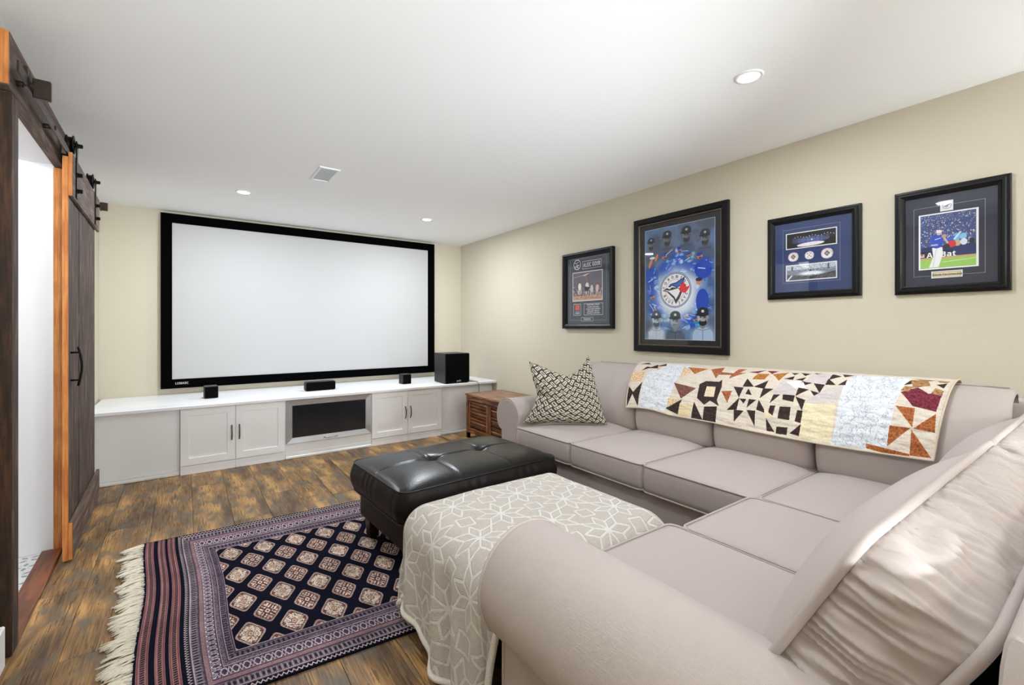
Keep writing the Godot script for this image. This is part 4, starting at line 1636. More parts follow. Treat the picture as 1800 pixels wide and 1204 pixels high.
func arena_image(w: int, h: int, night: bool) -> Image:
	var cv := Canvas.new(w, h, Color8(12, 13, 20) if night else Color8(116, 126, 140))
	var rng := RandomNumberGenerator.new()
	rng.seed = 3 if night else 4
	if night:
		cv.soft(w * 0.5, h * 0.62, w * 0.42, h * 0.4, Color8(64, 86, 150), 0.9)
		cv.speckle(int(w * 0.12), int(h * 0.35), int(w * 0.76), int(h * 0.35), [Color8(30, 40, 90), Color8(120, 150, 220), Color8(180, 190, 220), Color8(90, 60, 60)], 2, 0.8, rng)
		cv.ell(w * 0.5, h * 0.84, w * 0.28, h * 0.13, Color8(226, 214, 218), -0.03)
		for k in 14:
			cv.ell(w * (0.18 + 0.06 * k), h * (0.3 - 0.05 * sin(k * 1.3)), 2, 2.4, Color8(236, 240, 250))
		cv.ell(w * 0.53, h * 0.55, 4, 5, Color8(220, 226, 240))
	else:
		cv.rect(0, 0, w, h * 0.3, Color8(196, 204, 214))
		cv.speckle(0, 0, w, int(h * 0.45), [Color8(230, 234, 240), Color8(120, 134, 156), Color8(84, 96, 120)], 3, 0.7, rng)
		cv.rect(w * 0.1, h * 0.08, 10, h * 0.3, Color8(80, 92, 110))
		cv.rect(w * 0.84, h * 0.05, 9, h * 0.36, Color8(70, 82, 100))
		cv.soft(w * 0.52, h * 0.6, w * 0.34, h * 0.2, Color8(232, 234, 238), 0.95)
		cv.poly([Vector2(0, h * 0.62), Vector2(w * 0.3, h * 0.72), Vector2(w * 0.5, h * 0.8), Vector2(w * 0.75, h * 0.7), Vector2(w, h * 0.55), Vector2(w, h), Vector2(0, h)], Color8(62, 66, 72))
		cv.speckle(0, int(h * 0.7), w, int(h * 0.3), [Color8(24, 26, 30), Color8(150, 150, 150), Color8(60, 62, 70)], 3, 0.8, rng)
		cv.poly([Vector2(0, h), Vector2(w * 0.04, h), Vector2(w * 0.13, h * 0.68), Vector2(w * 0.1, h * 0.66)], Color8(214, 218, 222))
		cv.ell(w * 0.5, h * 0.4, 5, 5, Color8(50, 60, 80))
	return cv.im


func panorama_mat() -> Image:
	var w := 410
	var h := 424
	var cv := Canvas.new(w, h, Color8(44, 60, 104))
	cv.frame(w * 0.115, h * 0.1, w * 0.745, h * 0.775, 1.6, Color8(176, 178, 196))
	var a := arena_image(262, 88, true)
	cv.rect(w * 0.158, h * 0.155, 272, 98, Color8(232, 228, 230))
	cv.im.blit_rect(a, Rect2i(0, 0, 262, 88), Vector2i(int(w * 0.158) + 5, int(h * 0.155) + 5))
	a = arena_image(262, 88, false)
	cv.rect(w * 0.158, h * 0.615, 272, 98, Color8(236, 236, 238))
	cv.im.blit_rect(a, Rect2i(0, 0, 262, 88), Vector2i(int(w * 0.158) + 5, int(h * 0.615) + 5))
	return cv.im


func medal_image(kind: int) -> Image:
	var cv := Canvas.new(96, 96, Color8(228, 218, 222))
	cv.ell(48, 48, 46, 46, Color8(192, 182, 188))
	cv.ell(48, 48, 41, 41, Color8(232, 224, 226))
	if kind == 1:
		for q in [[30, 28], [64, 26], [48, 48], [32, 66], [66, 64]]:
			cv.ell(q[0], q[1], 9, 7, Color8(96, 90, 84), 0.4)
	else:
		cv.poly([Vector2(48, 20), Vector2(72, 46), Vector2(50, 74), Vector2(24, 48)], Color8(70, 62, 66) if kind == 0 else Color8(40, 40, 66))
		cv.ell(48, 44, 12, 9, Color8(150, 128, 128))
		cv.line(Vector2(34, 52), Vector2(62, 56), 4, Color8(190, 180, 184))
	for k in 30:
		var a := TAU * k / 30
		cv.ell(48 + cos(a) * 36, 48 + sin(a) * 36, 1.4, 1.4, Color8(150, 138, 144))
	return cv.im


func ballpark_mat() -> Image:
	var w := 330
	var h := 442
	var cv := Canvas.new(w, h, Color8(38, 42, 62))
	cv.frame(w * 0.1, h * 0.12, w * 0.78, h * 0.78, 1.8, Color8(206, 206, 214))
	var x := w * 0.16
	var y := h * 0.2
	var pw := w * 0.65
	var ph := h * 0.625
	cv.rect(x, y, pw, ph, Color8(240, 238, 236))
	var x0 := int(x + 7)
	var y0 := int(y + 6)
	var qw := int(pw - 14)
	var qh := int(ph - 12)
	cv.rect(x0, y0, qw, qh, Color8(62, 78, 128))
	var rng := RandomNumberGenerator.new()
	rng.seed = 21
	# crowd
	for k in 700:
		var px := x0 + rng.randi() % qw
		var py := y0 + int(pow(rng.randf(), 1.3) * qh * 0.62)
		var s := 2.0 + 3.5 * (py - y0) / float(qh)
		var c: Color = [Color8(62, 96, 176), Color8(206, 178, 160), Color8(226, 226, 232), Color8(44, 54, 92), Color8(120, 166, 214), Color8(150, 120, 106), Color8(96, 104, 126)][rng.randi() % 7]
		cv.ell(clampf(px, x0 + s, x0 + qw - s), py, s * 0.6, s * 0.8, c)
	cv.rect(x0, y0 + qh * 0.60, qw, qh * 0.2, Color8(32, 44, 96))
	cv.rect(x0, y0 + qh * 0.68, qw * 0.62, qh * 0.13, Color8(24, 30, 58))
	for q in [[0.66, 0.46, 0.07, Color8(96, 178, 222)], [0.78, 0.46, 0.06, Color8(130, 190, 226)], [0.68, 0.57, 0.06, Color8(186, 168, 140)], [0.79, 0.56, 0.06, Color8(216, 222, 232)], [0.93, 0.56, 0.05, Color8(40, 44, 52)]]:
		cv.ell(x0 + qw * q[0], y0 + qh * q[1], qw * q[2], qw * q[2] * 1.3, q[3])
	cv.rect(x0, y0 + qh * 0.80, qw, qh * 0.05, Color8(196, 160, 110))
	cv.rect(x0, y0 + qh * 0.84, qw, qh * 0.16, Color8(150, 196, 94))
	cv.line(Vector2(x0 + qw * 0.4, y0 + qh * 0.9), Vector2(x0 + qw, y0 + qh * 0.87), 3, Color8(206, 226, 170))
	# small red, white and dark block on the fence
	cv.rect(x0, y0 + qh * 0.73, qw * 0.075, qh * 0.06, Color8(222, 222, 226))
	cv.rect(x0 + 1, y0 + qh * 0.735, qw * 0.05, qh * 0.03, Color8(190, 52, 52))
	# the batter seen from behind, arm out
	var bx := x0 + qw * 0.31
	var by := float(y0)
	cv.poly([Vector2(bx - 18, by + qh * 0.62), Vector2(bx + 20, by + qh * 0.62), Vector2(bx + 22, by + qh * 0.75), Vector2(bx + 6, by + qh * 0.99), Vector2(bx - 30, by + qh * 0.99), Vector2(bx - 14, by + qh * 0.8)], Color8(232, 232, 236))
	cv.line(Vector2(bx - 2, by + qh * 0.64), Vector2(bx - 14, by + qh * 0.98), 2, Color8(180, 182, 196))
	cv.ell(bx, by + qh * 0.50, 25, 36, Color8(44, 76, 186))
	cv.line(Vector2(bx + 30, by + qh * 0.5), Vector2(bx + 66, by + qh * 0.46), 14, Color8(54, 90, 200))
	cv.line(Vector2(bx + 62, by + qh * 0.5), Vector2(bx + 86, by + qh * 0.37), 8, Color8(206, 212, 228))
	cv.line(Vector2(bx - 20, by + qh * 0.46), Vector2(bx - 26, by + qh * 0.58), 9, Color8(52, 86, 190))
	cv.line(Vector2(bx - 22, by + qh * 0.57), Vector2(bx + 4, by + qh * 0.57), 7, Color8(196, 186, 186))
	cv.line(Vector2(bx - 8, by + qh * 0.47), Vector2(bx + 14, by + qh * 0.45), 4, Color8(196, 204, 226))
	cv.ell(bx + 8, by + qh * 0.35, 10, 12, Color8(206, 176, 156))
	cv.ell(bx + 8, by + qh * 0.325, 11, 7, Color8(226, 228, 234))
	cv.ell(bx + 54, by + qh * 0.58, 15, 16, Color8(206, 44, 46))
	cv.ell(bx + 34, by + qh * 0.62, 13, 13, Color8(36, 38, 56))
	cv.ell(bx + 26, by + qh * 0.42, 9, 9, Color8(190, 150, 126))
	cv.line(Vector2(bx + 26, by + qh * 0.45), Vector2(bx + 40, by + qh * 0.56), 8, Color8(196, 172, 150))
	# card above, plaque below
	cv.rect(w * 0.405, h * 0.075, w * 0.145, h * 0.115, Color8(226, 226, 230))
	cv.ell(w * 0.477, h * 0.132, w * 0.05, h * 0.035, Color8(120, 124, 136))
	cv.ell(w * 0.477, h * 0.132, w * 0.044, h * 0.03, Color8(226, 226, 230))
	cv.line(Vector2(w * 0.447, h * 0.14), Vector2(w * 0.507, h * 0.118), 4, Color8(74, 80, 100))
	cv.line(Vector2(w * 0.465, h * 0.15), Vector2(w * 0.49, h * 0.135), 3, Color8(96, 100, 116))
	cv.rect(w * 0.305, h * 0.85, w * 0.345, h * 0.078, Color8(224, 222, 218))
	cv.rect(w * 0.325, h * 0.861, w * 0.305, h * 0.056, Color8(120, 112, 96))
	cv.rect(w * 0.332, h * 0.865, w * 0.291, h * 0.048, Color8(222, 208, 170))
	return cv.im


func court_mat() -> Image:
	var w := 480
	var h := 540
	var cv := Canvas.new(w, h, Color8(70, 74, 82))
	cv.frame(w * 0.07, h * 0.02, w * 0.85, h * 0.93, 2.5, Color8(150, 152, 162))
	cv.rect(w * 0.34 - 4, h * 0.90, w * 0.29 + 8, h * 0.07, Color8(70, 74, 82))
	# round badge
	cv.ell(w * 0.245, h * 0.105, w * 0.088, h * 0.078, Color8(206, 206, 214))
	cv.ell(w * 0.245, h * 0.105, w * 0.074, h * 0.065, Color8(58, 60, 70))
	for q in [[-0.03, -0.022, 0.5], [0.02, -0.028, 0.2], [-0.005, 0.002, -0.6], [0.03, 0.012, -0.4], [-0.03, 0.03, 0.3], [0.012, 0.036, 0.9]]:
		cv.ell(w * (0.245 + q[0]), h * (0.105 + q[1]), w * 0.026, h * 0.009, Color8(204, 204, 212), q[2])
	cv.line(Vector2(w * 0.18, h * 0.115), Vector2(w * 0.31, h * 0.075), 7, Color8(52, 54, 62))
	cv.frame(w * 0.37, h * 0.068, w * 0.44, h * 0.118, 4, Color8(190, 192, 200))
	# photograph
	var x0 := int(w * 0.135)
	var y0 := int(h * 0.222)
	var pw := int(w * 0.70)
	var ph := int(h * 0.44)
	cv.rect(x0, y0, pw, ph, Color8(212, 206, 206))
	x0 += 6
	y0 += 6
	pw -= 12
	ph -= 12
	cv.rect(x0, y0, pw, ph, Color8(104, 98, 110))
	var rng := RandomNumberGenerator.new()
	rng.seed = 12
	cv.speckle(x0, y0, pw, int(ph * 0.6), [Color8(84, 84, 100), Color8(122, 112, 124), Color8(96, 96, 92)], 6, 0.6, rng)
	cv.line(Vector2(x0 + 6, y0 + ph * 0.16), Vector2(x0 + pw * 0.6, y0 + ph * 0.06), 5, Color8(176, 150, 160))
	cv.line(Vector2(x0 + pw * 0.38, y0 + ph * 0.13), Vector2(x0 + pw * 0.52, y0 + ph * 0.07), 7, Color8(226, 206, 206))
	cv.line(Vector2(x0 + pw * 0.45, y0 + ph * 0.12), Vector2(x0 + pw * 0.5, y0 + ph * 0.42), 10, Color8(140, 110, 110))
	cv.speckle(x0, y0 + int(ph * 0.5), pw, int(ph * 0.34), [Color8(190, 150, 140), Color8(70, 60, 70), Color8(220, 206, 200), Color8(126, 84, 84), Color8(58, 54, 66)], 8, 0.9, rng)
	cv.rect(x0, y0 + ph * 0.84, pw, ph * 0.16, Color8(196, 156, 136))
	cv.speckle(x0, y0 + int(ph * 0.78), pw, int(ph * 0.18), [Color8(226, 180, 140), Color8(110, 74, 64), Color8(160, 110, 90)], 7, 0.8, rng)
	for q in [[0.24, 0.36, 0.055, Color8(232, 226, 222)], [0.5, 0.36, 0.06, Color8(224, 214, 214)], [0.66, 0.46, 0.05, Color8(206, 196, 200)], [0.84, 0.46, 0.05, Color8(212, 186, 176)]]:
		var px: float = x0 + pw * q[0]
		var py: float = y0 + ph * q[1]
		cv.ell(px, py, 9, 11, Color8(120, 82, 70))
		cv.ell(px, py + 34, pw * q[2], 30, q[3])
		cv.line(Vector2(px - 7, py + 58), Vector2(px - 12, py + 98), 11, q[3].darkened(0.1))
		cv.line(Vector2(px + 8, py + 58), Vector2(px + 14, py + 96), 11, q[3].darkened(0.2))
	cv.line(Vector2(x0 + pw * 0.5, y0 + ph * 0.36), Vector2(x0 + pw * 0.45, y0 + ph * 0.14), 9, Color8(150, 104, 90))
	cv.poly([Vector2(x0 + pw * 0.4, y0 + ph * 0.5), Vector2(x0 + pw * 0.6, y0 + ph * 0.56), Vector2(x0 + pw * 0.52, y0 + ph * 0.7), Vector2(x0 + pw * 0.42, y0 + ph * 0.66)], Color8(46, 44, 56))
	# stamp and caption windows
	cv.frame(w * 0.155, h * 0.70, w * 0.185, h * 0.175, 4, Color8(196, 190, 196))
	cv.rect(w * 0.20, h * 0.715, w * 0.105, h * 0.085, Color8(214, 96, 80))
	cv.ell(w * 0.25, h * 0.755, 16, 16, Color8(226, 86, 70))
	cv.rect(w * 0.20, h * 0.815, w * 0.105, h * 0.04, Color8(150, 166, 184))
	cv.rect(w * 0.21, h * 0.825, w * 0.085, h * 0.012, Color8(96, 110, 130))
	cv.frame(w * 0.41, h * 0.70, w * 0.43, h * 0.175, 4, Color8(196, 196, 204))
	cv.frame(w * 0.34, h * 0.905, w * 0.29, h * 0.058, 4, Color8(170, 170, 176))
	return cv.im


func build_pictures() -> void:
	var ink := mat(c8(40, 50, 78), 0.6)
	var pale := mat(c8(206, 206, 212), 0.6)
	var cream := mat(c8(220, 218, 214), 0.6)
	var white := mat(c8(236, 236, 240), 0.6)
	var dark := mat(c8(84, 70, 50), 0.6)
	# frames: (inset, depth) from the wall round the moulding to the glass
	var plain := [Vector2(0, 0), Vector2(0, 0.026), Vector2(0.006, 0.031), Vector2(0.030, 0.031), Vector2(0.036, 0.022), Vector2(0.046, 0.02), Vector2(0.046, 0.008)]
	var step := [Vector2(0, 0), Vector2(0, 0.016), Vector2(0.003, 0.019), Vector2(0.010, 0.020), Vector2(0.013, 0.028), Vector2(0.018, 0.032), Vector2(0.026, 0.032), Vector2(0.031, 0.026), Vector2(0.036, 0.022), Vector2(0.042, 0.019), Vector2(0.042, 0.008)]
	var deep := [Vector2(0, 0), Vector2(0, 0.036), Vector2(0.004, 0.04), Vector2(0.018, 0.04), Vector2(0.026, 0.032), Vector2(0.04, 0.026), Vector2(0.046, 0.022), Vector2(0.046, 0.008)]
	# small portrait-shaped basketball picture, the one nearest the screen
	var t := framed("small black-framed grey-matted basketball photograph hung nearest the projection screen", 1.549, -2.972, 0.64, 0.715, 0.046, deep, court_mat(), "")
	var iw := 0.548
	var ih := 0.623
	bevel_ring(t, (0.485 - 0.5) * iw, (0.5 - 0.442) * ih, 0.70 * iw, 0.44 * ih, 0.006, cream)
	lettering(t, "ALEIC GOER", 0.052, Vector3((0.59 - 0.5) * iw, (0.5 - 0.127) * ih, 0.0105), pale, 0, 0.72)
	var rows := [0.722, 0.755, 0.785, 0.815, 0.845]
	var texts := ["BASKETBALL NIGHT", "PLAYED INDOORS", "SLAM DUNK CONTEST", "FEBRUARY TWELVE", "TORONTO ONTARIO"]
	for k in 5:
		lettering(t, texts[k], 0.017, Vector3((0.625 - 0.5) * iw, (0.5 - rows[k]) * ih, 0.0105), pale, 0, 1.0)
	lettering(t, "TORONTO", 0.02, Vector3((0.485 - 0.5) * iw, (0.5 - 0.934) * ih, 0.0105), pale, 0, 1.0)
	# the large blue poster
	var art := poster_image()
	var full := with_border(art, 460, 634, 30, 27, c8(24, 24, 26), c8(196, 200, 210))
	t = framed("tall black-framed blue baseball poster with a round bird badge at its centre", 1.543, -2.033, 0.80, 1.066, 0.06, [Vector2(0, 0), Vector2(0, 0.024), Vector2(0.004, 0.028), Vector2(0.038, 0.028), Vector2(0.048, 0.02), Vector2(0.048, 0.019)], full, "")
	var lip := MB.new()
	lip.ring(0.80, 1.066, [Vector2(0.048, 0.019), Vector2(0.05, 0.024), Vector2(0.057, 0.024), Vector2(0.06, 0.018), Vector2(0.06, 0.008)])
	part(t, "gilt_lip", lip, M.frame_lip)
	# print is 460 x 634 texels over 0.68 x 0.946 m; badge centre and ring of letters
	var sx := 0.68 / 460
	var sy := 0.946 / 634
	var bc := Vector3((30 + 186 - 230) * sx, (317 - 27 - 328) * sy, 0.0102)
	var rr := 92 * sx * 0.74
	var word := "TORONTO"
	for k in word.length():
		var a := deg_to_rad(168 - k * 21.5)
		lettering(t, word[k], 0.031, bc + Vector3(cos(a), sin(a), 0) * rr, ink, a - PI / 2, 1.0, false, "letter")
	word = "BLUE JAYS"
	for k in word.length():
		if word[k] != " ":
			var a := deg_to_rad(205 + k * 17.0)
			lettering(t, word[k], 0.031, bc + Vector3(cos(a), sin(a), 0) * rr, ink, a + PI / 2, 1.0, false, "letter")
	# two stadium panoramas with medallions
	t = framed("square black-framed blue mat with two stadium panoramas and three round medallions", 1.631, -1.134, 0.492, 0.508, 0.042, step, panorama_mat(), "")
	iw = 0.408
	ih = 0.424
	bevel_ring(t, (0.49 - 0.5) * iw, (0.5 - 0.271) * ih, 272.0 / 410 * iw, 98.0 / 424 * ih, 0.005, cream)
	bevel_ring(t, (0.49 - 0.5) * iw, (0.5 - 0.731) * ih, 272.0 / 410 * iw, 98.0 / 424 * ih, 0.005, cream)
	for q in [[0.26, 0.029, 0], [0.475, 0.0245, 1], [0.70, 0.031, 2]]:
		var b := MB.new()
		b.lathe([Vector2(0, 0.003), Vector2(q[1] * 0.84, 0.003), Vector2(q[1] * 0.88, 0.0036), Vector2(q[1] * 0.97, 0.0034), Vector2(q[1], 0)], 28)
		var mm := textured(medal_image(q[2]), 0.5)
		mm.uv1_triplanar = true
		mm.uv1_scale = Vector3.ONE * (0.5 / q[1])
		mm.uv1_offset = Vector3.ONE * 0.5
		part(t, "medallion", b, mm, Transform3D(Basis(Vector3.RIGHT, PI / 2), Vector3((q[0] - 0.5) * iw, (0.5 - 0.5) * ih, 0.009)))
	# the batter
	t = framed("black-framed navy mat with a baseball batter photograph and small plaque, furthest from the screen", 1.633, -0.537, 0.412, 0.526, 0.042, step, ballpark_mat(), "")
	iw = 0.328
	ih = 0.442
	bevel_ring(t, (0.485 - 0.5) * iw, (0.5 - 0.5125) * ih, 0.65 * iw, 0.625 * ih, 0.006, white)
	lettering(t, "A", 0.035, Vector3((0.285 - 0.5) * iw, (0.5 - 0.665) * ih, 0.0105), white)
	lettering(t, "Bat", 0.035, Vector3((0.49 - 0.5) * iw, (0.5 - 0.665) * ih, 0.0105), white)
	lettering(t, "Edwin Encarnacion", 0.0135, Vector3((0.478 - 0.5) * iw, (0.5 - 0.889) * ih, 0.0105), dark, 0, 0.8, true)


# ------------------------------------------------------------------ room
func ceil_y(z: float) -> float:
	return 2.30 + (z - BACK) * 0.0085


func recessed_light(x: float, z: float, energy: float, label: String) -> void:
	var y := ceil_y(z)
	var t := thing("recessed_light", label, "ceiling light", at(x, y, z), "recessed ceiling lights")
	var b := MB.new()
	b.lathe([Vector2(0.044, 0.001), Vector2(0.0445, -0.003), Vector2(0.047, -0.0055), Vector2(0.056, -0.005), Vector2(0.060, -0.002), Vector2(0.060, 0.004)], 40)
	part(t, "trim_ring", b, M.trim_white)
	b = MB.new()
	b.lathe([Vector2(0.0, -0.002), Vector2(0.046, -0.0015)], 32)
	part(t, "lens", b, M.lens)
	var a := AreaLight3D.new()
	a.name = "downlight"
	a.area_size = Vector2(0.085, 0.085)
	a.light_energy = energy
	a.light_color = Color(0.945, 0.975, 1.0)
	a.area_range = 14.0
	a.shadow_enabled = true
	a.position = Vector3(0, -0.008, 0)
	a.rotation = Vector3(-PI / 2, 0, 0)
	t.add_child(a)


func fill_globe_lamp(x: float, z: float, energy: float, label: String) -> void:  # added fill lamp, out of view, evens out walls and cabinet fronts
	var t := thing("added_floor_lamp", label, "added fill lamp", at(x, 0, z), "")
	var b := MB.new()
	b.lathe([Vector2(0, 0.0), Vector2(0.14, 0.0), Vector2(0.14, 0.015), Vector2(0.13, 0.024), Vector2(0.02, 0.034), Vector2(0, 0.034)], 32)
	part(t, "base", b, M.pewter)
	b = MB.new()
	b.tube([Vector3(0, 0.03, 0), Vector3(0, 1.0, 0), Vector3(0, 1.48, 0)], 0.012, 12)
	part(t, "pole", b, M.pewter)
	b = MB.new()
	b.lathe([Vector2(0.03, 1.46), Vector2(0.045, 1.47), Vector2(0.045, 1.50), Vector2(0.0, 1.50)], 24)
	part(t, "collar", b, M.pewter)
	b = MB.new()
	var gp := []
	for k in 15:
		gp.append(Vector2(0.125 * sin(PI * k / 14), 1.61 - 0.125 * cos(PI * k / 14)))
	b.lathe(gp, 28)
	part(t, "globe", b, M.lens)
	var o := OmniLight3D.new()
	o.name = "glow"
	o.light_energy = energy
	o.light_color = Color(0.93, 0.97, 1.0)
	o.light_size = 0.12
	o.omni_range = 14.0
	o.omni_attenuation = 2.0
	o.shadow_enabled = true
	o.position = Vector3(0, 1.61, 0)
	t.add_child(o)


func fill_bowl_lamp(x: float, z: float, energy: float, label: String) -> void:  # added fill lamp, out of view, brightens the near ceiling
	var t := thing("added_floor_lamp", label, "added fill lamp", at(x, 0, z))
	var b := MB.new()
	b.lathe([Vector2(0, 0.0), Vector2(0.14, 0.0), Vector2(0.14, 0.015), Vector2(0.13, 0.024), Vector2(0.02, 0.034), Vector2(0, 0.034)], 32)
	part(t, "base", b, M.pewter)
	b = MB.new()
	b.tube([Vector3(0, 0.03, 0), Vector3(0, 0.8, 0), Vector3(0, 1.42, 0)], 0.012, 12)
	part(t, "pole", b, M.pewter)
	b = MB.new()
	b.lathe([Vector2(0.0, 1.40), Vector2(0.06, 1.41), Vector2(0.13, 1.46), Vector2(0.17, 1.53), Vector2(0.165, 1.53), Vector2(0.125, 1.468), Vector2(0.06, 1.422), Vector2(0, 1.415)], 32)
	part(t, "shade", b, M.trim_white)
	b = MB.new()
	b.lathe([Vector2(0, 1.43), Vector2(0.03, 1.435), Vector2(0.045, 1.465), Vector2(0.03, 1.50), Vector2(0, 1.51)], 20)
	part(t, "bulb", b, M.lens)
	var o := OmniLight3D.new()
	o.name = "glow"
	o.light_energy = energy
	o.light_color = Color(0.93, 0.97, 1.0)
	o.light_size = 0.04
	o.omni_range = 14.0
	o.omni_attenuation = 2.0
	o.shadow_enabled = true
	o.position = Vector3(0, 1.47, 0)
	t.add_child(o)


func fill_spot_lamp(x: float, z: float, energy: float, aim: Vector3, cone: float, label: String) -> void:  # added fill lamp, out of view, throws light along the ceiling
	var t := thing("added_spot_lamp", label, "added fill lamp", at(x, 0, z))
	var b := MB.new()
	b.lathe([Vector2(0, 0.0), Vector2(0.12, 0.0), Vector2(0.12, 0.012), Vector2(0.02, 0.026), Vector2(0, 0.026)], 28)
	part(t, "base", b, M.pewter)
	b = MB.new()
	b.tube([Vector3(0, 0.02, 0), Vector3(0, 0.5, 0), Vector3(0, 0.93, 0)], 0.01, 10)
	part(t, "pole", b, M.pewter)
	var dir := (aim - Vector3(x, 0.95, z)).normalized()
	var fr := Basis.looking_at(dir, Vector3.UP)
	b = MB.new()
	b.lathe([Vector2(0, -0.10), Vector2(0.03, -0.095), Vector2(0.05, -0.06), Vector2(0.075, 0.0), Vector2(0.072, 0.0), Vector2(0.045, -0.058), Vector2(0, -0.07)], 28, Transform3D(fr * Basis(Vector3.RIGHT, -PI / 2), Vector3(0, 0.95, 0)))
	part(t, "shade", b, M.pewter)
	b = MB.new()
	b.lathe([Vector2(0, -0.052), Vector2(0.038, -0.05)], 24, Transform3D(fr * Basis(Vector3.RIGHT, -PI / 2), Vector3(0, 0.95, 0)))
	part(t, "bulb", b, M.lens)
	var o := SpotLight3D.new()
	o.name = "beam"
	o.light_energy = energy
	o.light_color = Color(0.93, 0.97, 1.0)
	o.light_size = 0.04
	o.spot_angle = cone
	o.spot_angle_attenuation = 1.0
	o.spot_range = 14.0
	o.spot_attenuation = 2.0
	o.shadow_enabled = true
	o.transform = Transform3D(fr, Vector3(0, 0.95, 0) + dir * 0.01)
	t.add_child(o)


func build_room() -> void:
	# planks on a sub-floor
	struct_box("subfloor", "plywood under the floor planks", Vector3(1.2, -0.08, -1.4), Vector3(4.4, 0.13, 9.0), M.grout)
	var fl := struct("floor", "rustic brown wood plank floor with dark weathered stains")
	var rng := RandomNumberGenerator.new()
	rng.seed = 77
	var pitch := 0.2055
	for c in 19:
		var x0 := -0.78 + c * pitch
		var z := BACK - 0.02 - rng.randf() * 1.1
		while z < 2.5:
			var l := 1.28
			var z0 := maxf(z, BACK - 0.02)
			var z1 := minf(z + l, 2.5)
			if z1 - z0 > 0.03 and x0 < RIGHT:
				var xa := maxf(x0, -0.62)
				var xb := minf(x0 + pitch, RIGHT + 0.02)
				var b := MB.new()
				var col := rng.randi() % 5
				var vo := rng.randf()
				var mid := Vector3((xa + xb) / 2, -0.006, (z0 + z1) / 2)
				var s := Vector3(xb - xa - 0.0012, 0.012, z1 - z0 - 0.0012)
				var h := s / 2
				var bev := 0.0012
				var uvf := func(p: Vector3) -> Vector2:
					return Vector2((col + clampf((p.x + pitch / 2) / pitch, 0.01, 0.99)) / 5.0, vo + p.z / 2.05)
				var ring_pts := []
				for k in [[-1, -1], [1, -1], [1, 1], [-1, 1]]:
					ring_pts.append([Vector3(k[0] * (h.x - bev), h.y, k[1] * (h.z - bev)), Vector3(k[0] * h.x, h.y - bev, k[1] * h.z), Vector3(k[0] * h.x, -h.y, k[1] * h.z)])
				var q: Array = ring_pts
				b.quad(q[3][0], q[2][0], q[1][0], q[0][0], uvf.call(q[3][0]), uvf.call(q[2][0]), uvf.call(q[1][0]), uvf.call(q[0][0]))
				for k in 4:
					var n := (k + 1) % 4
					for e in 2:
						b.quad(q[k][e], q[n][e], q[n][e + 1], q[k][e + 1], uvf.call(q[k][e]), uvf.call(q[n][e]), uvf.call(q[n][e]), uvf.call(q[k][e]))
				part(fl, "plank", b, M.floor, at(mid.x, mid.y, mid.z))
			z += l
	struct_box("wall_back", "beige wall behind the projection screen", Vector3(1.2, 1.2, BACK - 0.075), Vector3(4.2, 2.6, 0.15), M.wall)
	struct_box("wall_right", "beige wall with the four framed pictures", Vector3(RIGHT + 0.075, 1.2, -1.4), Vector3(0.15, 2.6, 8.2), M.wall)
	struct_box("wall_front", "beige wall behind the camera", Vector3(1.2, 1.2, 2.5), Vector3(4.2, 2.6, 0.15), M.wall)
	# the left wall with its doorway cut out
	var wl := CSGBox3D.new()
	wl.name = "wall_left"
	wl.size = Vector3(0.13, 2.6, 8.4)
	wl.material = M.wall
	wl.transform = left_frame * at(-0.105, 1.2, -1.35)
	var cut := CSGBox3D.new()
	cut.name = "doorway"
	cut.operation = CSGShape3D.OPERATION_SUBTRACTION
	cut.size = Vector3(0.3, 2.2, 0.97)
	cut.position = Vector3(0, 0.99 - 1.2, -2.948 + 1.35)
	cut.material = M.white_paint
	wl.add_child(cut)
	wl.set_meta("kind", "structure")
	wl.set_meta("label", "beige wall with the barn-door doorway")
	add_child(wl)
	var ce := struct_box("ceiling", "smooth white ceiling with recessed lights", Vector3(1.2, 2.30 + 0.06 + 3.9 * 0.0085, -1.46), Vector3(4.6, 0.12, 8.2), M.ceiling)
	ce.rotation.x = -0.0085
	# the tiled room beyond the doorway
	var xf := left_frame
	struct_box("wall_beyond", "white wall of the tiled room", Vector3(-1.75, 1.2, -2.9), Vector3(0.1, 2.6, 2.6), M.white_wall, xf)
	struct_box("wall_beyond", "white side wall of the tiled room", Vector3(-0.96, 1.2, -4.0), Vector3(1.58, 2.6, 0.1), M.white_wall, xf)
	struct_box("wall_beyond", "white near wall of the tiled room", Vector3(-0.96, 1.2, -1.75), Vector3(1.58, 2.6, 0.1), M.white_wall, xf)
	struct_box("ceiling_beyond", "white ceiling of the tiled room", Vector3(-0.96, 2.4, -2.9), Vector3(1.7, 0.1, 2.5), M.ceiling, xf)
	struct_box("lining", "white plasterboard back of the left wall", Vector3(-0.176, 1.2, -1.97), Vector3(0.008, 2.6, 0.95), M.white_wall, xf)
	struct_box("lining", "white plasterboard back of the left wall past the doorway", Vector3(-0.176, 1.2, -3.72), Vector3(0.008, 2.6, 0.55), M.white_wall, xf)
	var tf := struct("floor_tiles", "white and grey patterned tile floor beyond the doorway", xf)
	boxp(tf, "grout", Vector3(-0.92, -0.012, -2.9), Vector3(1.72, 0.02, 2.3), M.grout, 0.0)
	for i in 8:
		for j in 11:
			var b := MB.new()
			b.box(Vector3.ZERO, Vector3(0.197, 0.008, 0.197), 0.001)
			var m: StandardMaterial3D = M.tile
			if not M.has("tile_tri"):
				m = M.tile.duplicate()
				m.uv1_triplanar = true
				m.uv1_scale = Vector3.ONE * 5.0
				m.uv1_offset = Vector3.ONE * 0.5
				M.tile_tri = m
			part(tf, "tile", b, M.tile_tri, at(-0.172 - i * 0.2, -0.004, -3.92 + j * 0.2))
